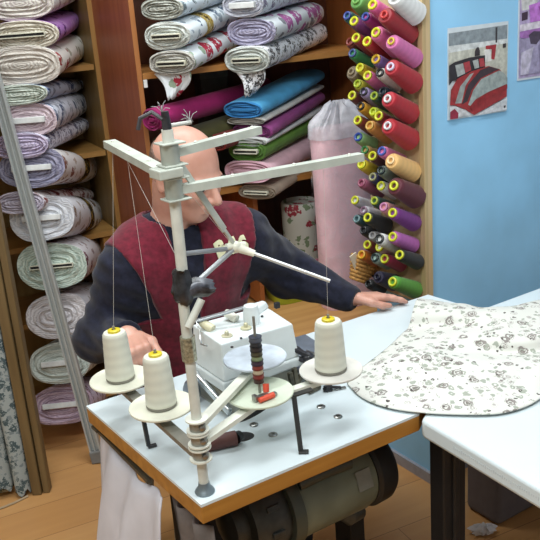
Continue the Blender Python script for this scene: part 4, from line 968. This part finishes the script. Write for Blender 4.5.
# ------------------------------------------------------------------ the man: one continuous body grown from a distance field
def smin(a, b, k):
    h = np.maximum(k-np.abs(a-b), 0)/k; return np.minimum(a, b)-h*h*k*.25
def cone_sdf(P, a, b, ra, rb):
    a = np.asarray(a, np.float32); b = np.asarray(b, np.float32); ba = b-a; pa_ = P-a
    h = np.clip((pa_@ba)/max(float(ba@ba), 1e-9), 0, 1)
    return np.linalg.norm(pa_-h[:, None]*ba, axis=1)-(ra+(rb-ra)*h)
def ell(P, c, r, R=None):
    q = P-np.asarray(c, np.float32)
    if R is not None: q = q@np.asarray(R, np.float32)
    r = np.asarray(r, np.float32); k0 = np.linalg.norm(q/r, axis=1); k1 = np.linalg.norm(q/(r*r), axis=1)+1e-9
    return k0*(k0-1)/k1
def surface(sdf, lo, hi, h, B=14):
    """naive surface nets with block culling"""
    lo = np.array(lo, float); n = np.ceil((np.array(hi)-lo)/h/B).astype(int)*B+1
    F = np.full(n, 1., np.float32); nb = (n-1)//B
    ci = np.stack(np.meshgrid(*[np.arange(k) for k in nb], indexing='ij'), -1).reshape(-1, 3)
    cc = (lo+(ci*B+B/2)*h).astype(np.float32); d = sdf(cc); rad_ = h*B*.9
    g = np.stack(np.meshgrid(*[np.arange(B+1)]*3, indexing='ij'), -1).reshape(-1, 3)
    for k in range(len(ci)):
        i, j, l = ci[k]*B
        if abs(d[k]) > rad_+.02:
            if d[k] < 0: F[i:i+B+1, j:j+B+1, l:l+B+1] = -1
            continue
        P = (lo+(g+ci[k]*B)*h).astype(np.float32)
        F[i:i+B+1, j:j+B+1, l:l+B+1] = sdf(P).reshape(B+1, B+1, B+1)
    S = F < 0
    c8 = [(a, b, c) for a in (0, 1) for b in (0, 1) for c in (0, 1)]
    sl = lambda A, o: A[o[0]:A.shape[0]-1+o[0], o[1]:A.shape[1]-1+o[1], o[2]:A.shape[2]-1+o[2]]
    cnt = sum(sl(S, o).astype(np.int8) for o in c8); act = (cnt > 0) & (cnt < 8)
    idx = np.argwhere(act); vid = np.full(act.shape, -1, np.int32); vid[act] = np.arange(len(idx))
    acc = np.zeros((len(idx), 3)); num = np.zeros(len(idx)); I = idx
    val = {o: F[I[:, 0]+o[0], I[:, 1]+o[1], I[:, 2]+o[2]] for o in c8}
    for a in c8:
        for ax_ in range(3):
            if a[ax_]: continue
            b = list(a); b[ax_] = 1; b = tuple(b); fa, fb = val[a], val[b]; m_ = (fa < 0) != (fb < 0)
            t_ = np.where(m_, fa/np.where(m_, fa-fb, 1), 0); p = np.array(a, float)+np.zeros((len(I), 3)); p[:, ax_] += t_
            acc[m_] += p[m_]; num[m_] += 1
    Vv = lo+(I+acc/num[:, None])*h
    faces = []
    for ax_ in range(3):
        u_, v_ = [(1, 2), (2, 0), (0, 1)][ax_]
        s0 = [slice(None)]*3; s1 = [slice(None)]*3; s0[ax_] = slice(0, -1); s1[ax_] = slice(1, None)
        ch = S[tuple(s0)] != S[tuple(s1)]; e = np.argwhere(ch)
        e = e[(e[:, u_] > 0) & (e[:, v_] > 0) & (e[:, u_] < act.shape[u_]) & (e[:, v_] < act.shape[v_])]
        flip = S[e[:, 0], e[:, 1], e[:, 2]]
        def at(du, dv): q = e.copy(); q[:, u_] += du; q[:, v_] += dv; return vid[q[:, 0], q[:, 1], q[:, 2]]
        q = np.stack([at(-1, -1), at(0, -1), at(0, 0), at(-1, 0)], 1); q[~flip] = q[~flip][:, ::-1]; faces.append(q)
    return Vv, np.concatenate(faces)
def build_np(Vv, Fc, name, mat, parent, cut=None, smooth_it=0):
    if cut is not None:
        keep = cut(Vv); fk = keep[Fc].all(1); Fc = Fc[fk]; used = np.unique(Fc); mp_ = np.full(len(Vv), -1); mp_[used] = np.arange(len(used)); Vv = Vv[used]; Fc = mp_[Fc]
    m = MB(); m.v = [tuple(p) for p in Vv]; m.f = Fc.tolist(); m.mi = [0]*len(Fc)
    o = m.build(name, mat, parent, angle=180)
    return o

man = table_thing('person', 'man in a burgundy vest over a navy sweater sewing behind the white machine', 'person', .38, .80, 0)
hc = np.array([.363, .640, 1.232]); yaw_h = math.radians(20); pit = math.radians(-18)
fwd = np.array([math.sin(yaw_h)*math.cos(pit), -math.cos(yaw_h)*math.cos(pit), math.sin(pit)]); rt_ = np.array([math.cos(yaw_h), math.sin(yaw_h), 0.])  # viewer's right
roll_h = math.radians(6)
upv = np.cross(rt_, -fwd); upv = -np.cross(-fwd, rt_) if upv[2] < 0 else upv
upv = upv/np.linalg.norm(upv)
HR = np.stack([rt_, fwd, upv], 1)
HS = .93
def hp(x_, y_, z_): return hc+HR@np.array([x_, y_, z_])*HS
SHL = np.array([.214, .725, .990]); SHR = np.array([.548, .715, 1.005])
ELL = np.array([.120, .775, .815]); WRL = np.array([.138, .600, .868])
ELR = np.array([.715, .748, .855]); WRR = np.array([.792, .572, .806])
NB = np.array([.362, .735, 1.060])
hand_r = []  # capsules of the hand lying on the table edge
def hand(wr, kn_dir, side, curl, upn, scale=1., spread=.018):
    """palm and five fingers; kn_dir: pointing direction, side: thumb side, upn: back of the hand"""
    f_ = kn_dir/np.linalg.norm(kn_dir); s_ = side-f_*side.dot(f_); s_ /= np.linalg.norm(s_); n_ = np.cross(f_, s_); n_ = n_ if n_.dot(upn) > 0 else -n_
    L = []
    for k, (o, ln) in enumerate(((.030, .072), (.010, .082), (-.010, .076), (-.029, .060))):
        k0 = wr+f_*.088+s_*o; L.append((wr+f_*.02+s_*o*.7, k0, .0165, .0125))
        p = k0; ang = 0
        for j, fr_ in enumerate((.45, .32, .23)):
            ang += curl[j]*(1+.12*k); d_ = f_*math.cos(ang)-n_*math.sin(ang)+s_*o*.6*(1-min(1, ang)); d_ /= np.linalg.norm(d_)
            q = p+d_*ln*fr_*scale; L.append((p, q, .0098-.001*j, .0090-.0012*j)); p = q
    p = wr+f_*.022+s_*.026; q = p+(f_*.75+s_*.62-n_*.25)*.036; L.append((p, q, .015, .012)); r_ = q+(f_*.93+s_*.15-n_*(.3+.3*curl[0]))*.030; L.append((q, r_, .0112, .0100)); L.append((r_, r_+(f_*.95-s_*.1-n_*.3*curl[1])*.024, .0098, .0078))
    return L
HL = hand(WRL+np.array([0, -.005, 0]), np.array([-.25, -.8, -.0]), np.array([1., .1, .2]), (1.35, 1.6, 1.0), np.array([.3, 0, 1.]), .8)
HRt = hand(WRR+np.array([.004, -.004, -.004]), np.array([.90, -.36, -.09]), np.array([-.3, -1., .25]), (.10, .16, .10), np.array([0, .3, 1.]), .95)
HIPS = [(np.array([.285, .845, .545]), np.array([.24, .47, .56])), (np.array([.465, .845, .545]), np.array([.53, .48, .56]))]
def torso(P):
    d = ell(P, (.375, .83, .60), (.17, .13, .15))
    d = smin(d, ell(P, (.378, .80, .78), (.158, .118, .19)), .10)
    d = smin(d, ell(P, (.385, .765, .94), (.172, .118, .16)), .10)
    d = smin(d, cone_sdf(P, SHL, SHR, .064, .064), .09)
    d = smin(d, cone_sdf(P, (.30, .745, 1.025), (.44, .74, 1.03), .062, .062), .06)
    return d
def arms_f(P, off=0.):
    d = cone_sdf(P, SHL, ELL, .055+off, .043+off)
    d = np.minimum(d, smin(d, cone_sdf(P, ELL, WRL, .042+off, .029+off), .03))
    so_ = .012 if off else 0.
    e = cone_sdf(P, SHR, ELR, .056+off, .046+off+so_)
    e = smin(e, cone_sdf(P, ELR, WRR, .045+off+so_, .029+off), .03)
    return np.minimum(d, e)
def legs_f(P, off=0.):
    d = None
    for h_, k_ in HIPS:
        e = smin(cone_sdf(P, h_, k_, .078+off, .055+off), cone_sdf(P, k_, k_+np.array([.0, .05, -.44]), .053+off, .036+off), .03)
        d = e if d is None else np.minimum(d, e)
    return d
def hp0(x_, y_, z_): return hc+HR@np.array([x_, y_, z_])
def head_f(P):
    P = ((P-hc)/HS+hc).astype(np.float32)
    d = ell(P, hp0(0, -.012, .028), (.078, .098, .092), HR)                 # skull
    d = smin(d, ell(P, hp0(0, .030, -.045), (.058, .062, .075), HR), .05)     # face
    d = smin(d, ell(P, hp0(0, .052, -.098), (.030, .028, .022), HR), .035)    # chin
    for s_ in (-1, 1):
        d = smin(d, ell(P, hp0(.034*s_, .064, -.032), (.026, .022, .022), HR), .02)    # cheekbone
        d = smin(d, cone_sdf(P, hp0(.012*s_, .090, .012), hp0(.046*s_, .078, .010), .010, .008), .014)  # brow
        d = -smin(-d, ell(P, hp0(.031*s_, .100, -.008), (.016, .016, .011), HR), .012)  # eye socket
        d = np.minimum(d, ell(P, hp0(.031*s_, .0785, -.008), (.0125, .0125, .0125), HR))
        d = smin(d, cone_sdf(P, hp0(.019*s_, .0915, -.0005), hp0(.043*s_, .085, -.0015), .0042, .0035), .004)   # lid
        # ear
        e = ell(P, hp0(.082*s_, -.008, -.012), (.012, .020, .034), HR); e = -smin(-e, ell(P, hp0(.093*s_, .000, -.010), (.009, .011, .020), HR), .006)
        d = smin(d, e, .012)
    d = smin(d, cone_sdf(P, hp0(0, .092, .002), hp0(0, .117, -.036), .0085, .013), .012)  # nose
    for s_ in (-1, 1): d = smin(d, ell(P, hp0(.012*s_, .104, -.041), (.009, .010, .008), HR), .008)
    d = smin(d, cone_sdf(P, hp0(-.018, .089, -.064), hp0(.018, .089, -.064), .0065, .0065), .007)   # upper lip
    d = smin(d, cone_sdf(P, hp0(-.015, .087, -.077), hp0(.015, .087, -.077), .0070, .0070), .007)
    d = -smin(-d, cone_sdf(P, hp0(-.024, .098, -.0705), hp0(.024, .098, -.0705), .0035, .0035), .004)
    return d*HS
def hands_f(P, which=None):
    out = None
    for HH in (HL, HRt):
        d = None
        for a, b, ra, rb in HH:
            e = cone_sdf(P, a, b, ra, rb); d = e if d is None else smin(d, e, .007)
        out = d if out is None else np.minimum(out, d)
    return out
def feet_f(P, off=0.):
    d = None
    for h_, k_ in HIPS:
        an = k_+np.array([0, .05, -.44]); e = smin(cone_sdf(P, an+np.array([0, 0, -.03]), (an[0], an[1]-.10, .045), .036+off, .030+off), cone_sdf(P, (an[0], an[1]-.10, .045), (an[0], an[1]-.17, .038), .034+off, .026+off), .03)
        d = e if d is None else np.minimum(d, e)
    return d
def body_f(P):
    d = torso(P); d = smin(d, arms_f(P), .05)
    d = smin(d, legs_f(P), .05); d = smin(d, feet_f(P), .02)
    d = smin(d, cone_sdf(P, NB, hp(0, -.035, -.06), .060, .055), .04)
    d = smin(d, head_f(P), .025)
    d = smin(d, hands_f(P), .012)
    return d
t = NT('skin'); no = t.n('ShaderNodeTexNoise'); no.inputs['Scale'].default_value = 16; no.inputs['Detail'].default_value = 5; t.l(t.obj(), no.inputs['Vector'])
t.l(t.ramp(no.outputs[0], [(.35, (186, 136, 118)), (.65, (204, 156, 138))]), t.b.inputs['Base Color']); t.b.inputs['Roughness'].default_value = .45
t.b.inputs['Subsurface Weight'].default_value = .12; t.b.inputs['Subsurface Radius'].default_value = (.02, .008, .004); t.bump(no.outputs[0], .05); SKIN = t.m
Vv, Fc = surface(body_f, (.02, .30, .0), (1.0, 1.0, 1.40), .0042)
body = build_np(Vv, Fc, 'body', SKIN, man)
NAVY = plain((30, 32, 46), .9, var=.2, scale=60, bump=.25, spec=.15, sheen=.15)
BURG = plain((98, 27, 42), .9, var=.14, scale=70, bump=.3, spec=.15, sheen=.2)
TROU = plain((34, 34, 40), .85, var=.15)
# folds added to the sweater
def sweater_f(P):
    d = smin(torso(P)-.010, arms_f(P, .0125), .05)
    d = smin(d, cone_sdf(P, NB+np.array([0, .0, -.03]), NB+np.array([-.0, -.014, .022]), .080, .071), .03)   # collar
    d = d+.0035*np.sin(P[:, 0]*70+P[:, 2]*55)*np.sin(P[:, 1]*48-P[:, 2]*38)+.002*np.sin(P[:, 2]*130+P[:, 0]*60)
    # neck hole
    d = np.maximum(d, -(cone_sdf(P, NB+np.array([0, -.0, -.02]), NB+np.array([-.0, -.034, .10]), .0635, .072)))
    # cuffs end just before the hands
    for w_, e_, r_ in ((WRL, ELL, .05), (WRR, ELR, .06)):
        n_ = (w_-e_)/np.linalg.norm(w_-e_); q = P-w_.astype(np.float32); along = q@n_.astype(np.float32)
        near = np.linalg.norm(q, axis=1) < .13
        d = np.where(near, np.maximum(d, along-(.026 if r_ > .055 else -.004)), d)
    return np.maximum(d, .62-P[:, 2])
Vv, Fc = surface(sweater_f, (.0, .45, .58), (.9, 1.0, 1.20), .0055)
sw = build_np(Vv, Fc, 'sweater', NAVY, man)
def vest_f(P):
    d = smin(torso(P)-.021, cone_sdf(P, NB+np.array([0, .0, -.03]), NB+np.array([0, -.006, .0]), .084, .08), .03)
    for s_, e_ in ((SHL, ELL), (SHR, ELR)): d = smin(d, cone_sdf(P, s_, s_+(e_-s_)*.45, .086, .078), .03)
    d = d+.003*np.sin(P[:, 0]*50+P[:, 2]*34)*np.sin(P[:, 2]*42-P[:, 0]*30)
    # arm holes
    for s_, e_ in ((SHL, ELL), (SHR, ELR)):
        n_ = np.array([-1., 0, -.42]) if s_ is SHL else np.array([1., 0, -.30]); n_ = n_/np.linalg.norm(n_)
        al = (P-s_.astype(np.float32))@n_.astype(np.float32); lim = .006 if s_ is SHL else -.016
        d = np.where(P[:, 2] > .86, np.maximum(d, al-lim), d)
    # neck and front opening
    d = np.maximum(d, -(cone_sdf(P, NB+np.array([0, .02, -.02]), NB+np.array([0, -.02, .12]), .074, .09)))
    wd = .012+.030*np.clip((P[:, 2]-.80)/.26, 0, 1)
    d = np.where(P[:, 1] < .74, np.maximum(d, wd-np.abs(P[:, 0]-.342)), d)
    # open shell so the sweater shows through the opening
    d = np.maximum(d, .60-P[:, 2])
    return d
Vv, Fc = surface(vest_f, (.14, .55, .56), (.66, 1.0, 1.18), .0055)
vest = build_np(Vv, Fc, 'vest', BURG, man)
def trous_f(P):
    d = smin(legs_f(P, .012), ell(P, (.375, .84, .59), (.185, .142, .12)), .05)
    return np.maximum(d, .10-P[:, 2])
Vv, Fc = surface(trous_f, (.1, .36, .08), (.66, 1.02, .74), .008); build_np(Vv, Fc, 'trousers', TROU, man)
def shoe_f(P): return np.maximum(feet_f(P, .010), np.maximum(.001-P[:, 2], P[:, 2]-.11))
Vv, Fc = surface(shoe_f, (.1, .28, -.01), (.66, .66, .13), .007); build_np(Vv, Fc, 'shoes', plain((28, 26, 26), .5), man)
def hair_f(P):
    d = head_f(P)-.0035
    q = (P-hc.astype(np.float32))@HR.astype(np.float32)/HS
    m_ = np.maximum(q[:, 2]-(.040+.3*np.clip(-q[:, 1]-.05, 0, 1)), q[:, 1]-.012)     # only the sides and back, crown bald
    m_ = np.maximum(m_, -.050-q[:, 2])
    m_ = np.maximum(m_, -(np.linalg.norm((q-np.array([.082, -.004, -.014]))/np.array([.03, .026, .038]), axis=1)-1)*.03)
    m_ = np.maximum(m_, -(np.linalg.norm((q-np.array([-.082, -.004, -.014]))/np.array([.03, .026, .038]), axis=1)-1)*.03)
    return np.maximum(d, m_)
Vv, Fc = surface(hair_f, hc-.17, hc+.17, .004); build_np(Vv, Fc, 'hair', plain((92, 70, 58), .8, var=.3, scale=200, bump=.3), man)
for s_ in (-1, 1):
    p = hp(.031*s_, .0865, -.008); m = MB(); m.sphere((0, 0, 0), .0056, 14, 8); m.v = [tuple(p+np.array(q)) for q in m.v]; e_ = m.build('eye', plain((30, 22, 20), .2), man)
    m = MB(); m.tube([hp(.014*s_, .100, .014), hp(.03*s_, .097, .019), hp(.047*s_, .083, .014)], [.003, .0042, .002], 8); m.build('eyebrow', plain((70, 54, 46), .9), man)
# letters on the vest
bvh = BVHTree.FromObject(vest, bpy.context.evaluated_depsgraph_get())
off = np.array(OFF[man.name])
def letters(items, hpx, tilt, mat, parent):
    m = MB()
    for ch, px in items:
        cu = bpy.data.curves.new('lettering', 'FONT'); cu.body = ch; cu.size = 1; cu.resolution_u = 3; cu.offset = .06; cu.align_x = 'CENTER'
        ob = bpy.data.objects.new('lettering', cu); me = bpy.data.meshes.new_from_object(ob)
        bm = bmesh.new(); bm.from_mesh(me); bmesh.ops.triangulate(bm, faces=bm.faces)
        for _ in range(3):
            ed = [e for e in bm.edges if e.calc_length() > .12]
            if ed: bmesh.ops.subdivide_edges(bm, edges=ed, cuts=1); bmesh.ops.triangulate(bm, faces=bm.faces)
        c0 = ab_on(px[0], px[1], .64); s = hpx*2.1/FPX/.7; ct, st_ = math.cos(tilt), math.sin(tilt); o_n = len(m.v)
        for v_ in bm.verts:
            x_, z_ = v_.co.x*s*1.12, (v_.co.y-.35)*s*1.08
            la, lz = c0[0]+x_*ct-z_*st_*.5, c0[2]+z_+x_*st_
            o3 = Vector((la-off[0], .45-off[1], lz-off[2])); h_, n_, i_, d_ = bvh.ray_cast(o3, Vector((0, 1, 0)))
            y_ = (h_.y if h_ is not None else .66-off[1])+off[1]; m.v.append((la, y_-.0035, lz))
        for f in bm.faces: m.f.append([v_.index+o_n for v_ in f.verts]); m.mi.append(0)
        bm.free(); bpy.data.objects.remove(ob); bpy.data.curves.remove(cu); bpy.data.meshes.remove(me)
    o = m.build('lettering', mat, parent, smooth=False); so = o.modifiers.new('thickness', 'SOLIDIFY'); so.thickness = .002
    return o
def ab_on(x_, y_, b): 
    p = onplane(x_, y_, ORG+V*b, V); return abw(p)
bpy.context.view_layer.update()
lt = letters([('B', (215, 246)), ('S', (228, 243)), ('S', (239, 242))], 13, .42, plain((216, 214, 176), .7), vest); lt['label'] = 'cream lettering'

# stool he sits on
sl = table_thing('stool', 'low stool under the seated man, hidden behind the table', 'stool', .38, .87, 0)
MB().lathe([(.15, .425), (.165, .43), (.17, .445), (.165, .458), (.12, .462)], (.38, .87, 0), n=36).build('seat', plain((60, 44, 36), .7), sl)
for k in range(4):
    a_ = PI/4+k*PI/2; MB().tube([(.38+.10*math.cos(a_), .87+.10*math.sin(a_), .43), (.38+.17*math.cos(a_), .87+.17*math.sin(a_), 0)], .014, 10).build('leg', DSTEEL, sl)

# ------------------------------------------------------------------ light: two fluorescent ceiling fixtures, two added fill lamps and a soft room fill
def lamp(x_, y_, w, d_, energy, lab, rz=0):  # builds the ceiling fixtures and the added fill lamps alike
    r_ = thing('ceiling_or_fill_lamp', lab, 'ceiling lamp', (x_, y_, 2.70), (0, 0, rz))
    MB().box((0, 0, -.02), (w+.06, d_+.06, .04)).build('housing', plain((220, 220, 218), .5), r_, smooth=False)
    L = bpy.data.lights.new('tubes_or_fill_light', 'AREA'); L.shape = 'RECTANGLE'; L.size = w; L.size_y = d_; L.energy = energy; L.color = (.93, .98, 1.0)
    o = bpy.data.objects.new('tubes_or_fill_light', L); COL.objects.link(o); o.parent = r_; o.location = (0, 0, -.055)
lamp(.35, 1.45, 1.2, .3, 18, 'fluorescent ceiling lamp over the sewing table', YAW)
lamp(-.5, .2, 1.2, .3, 32, 'fluorescent ceiling lamp above the photographer', 0)
lamp(-.45, 2.35, 1.2, .3, 20, 'added fill lamp under the ceiling in front of the shelves', SA)  # unseen fill lamp, added to brighten the shelves and bolts
lamp(1.5, .9, 1.2, .3, 7, 'added fill lamp under the ceiling over the white work table', YAW)  # unseen lamp added at the right side to raise the fill
w = bpy.data.worlds.new('world'); scn.world = w; w.use_nodes = True
w.node_tree.nodes['Background'].inputs[0].default_value = (.75, .85, 1, 1); w.node_tree.nodes['Background'].inputs[1].default_value = .3
vs = scn.view_settings; vs.view_transform = 'Standard'; vs.look = 'None'; vs.gamma = 1; vs.use_curve_mapping = False; vs.exposure = 0.38
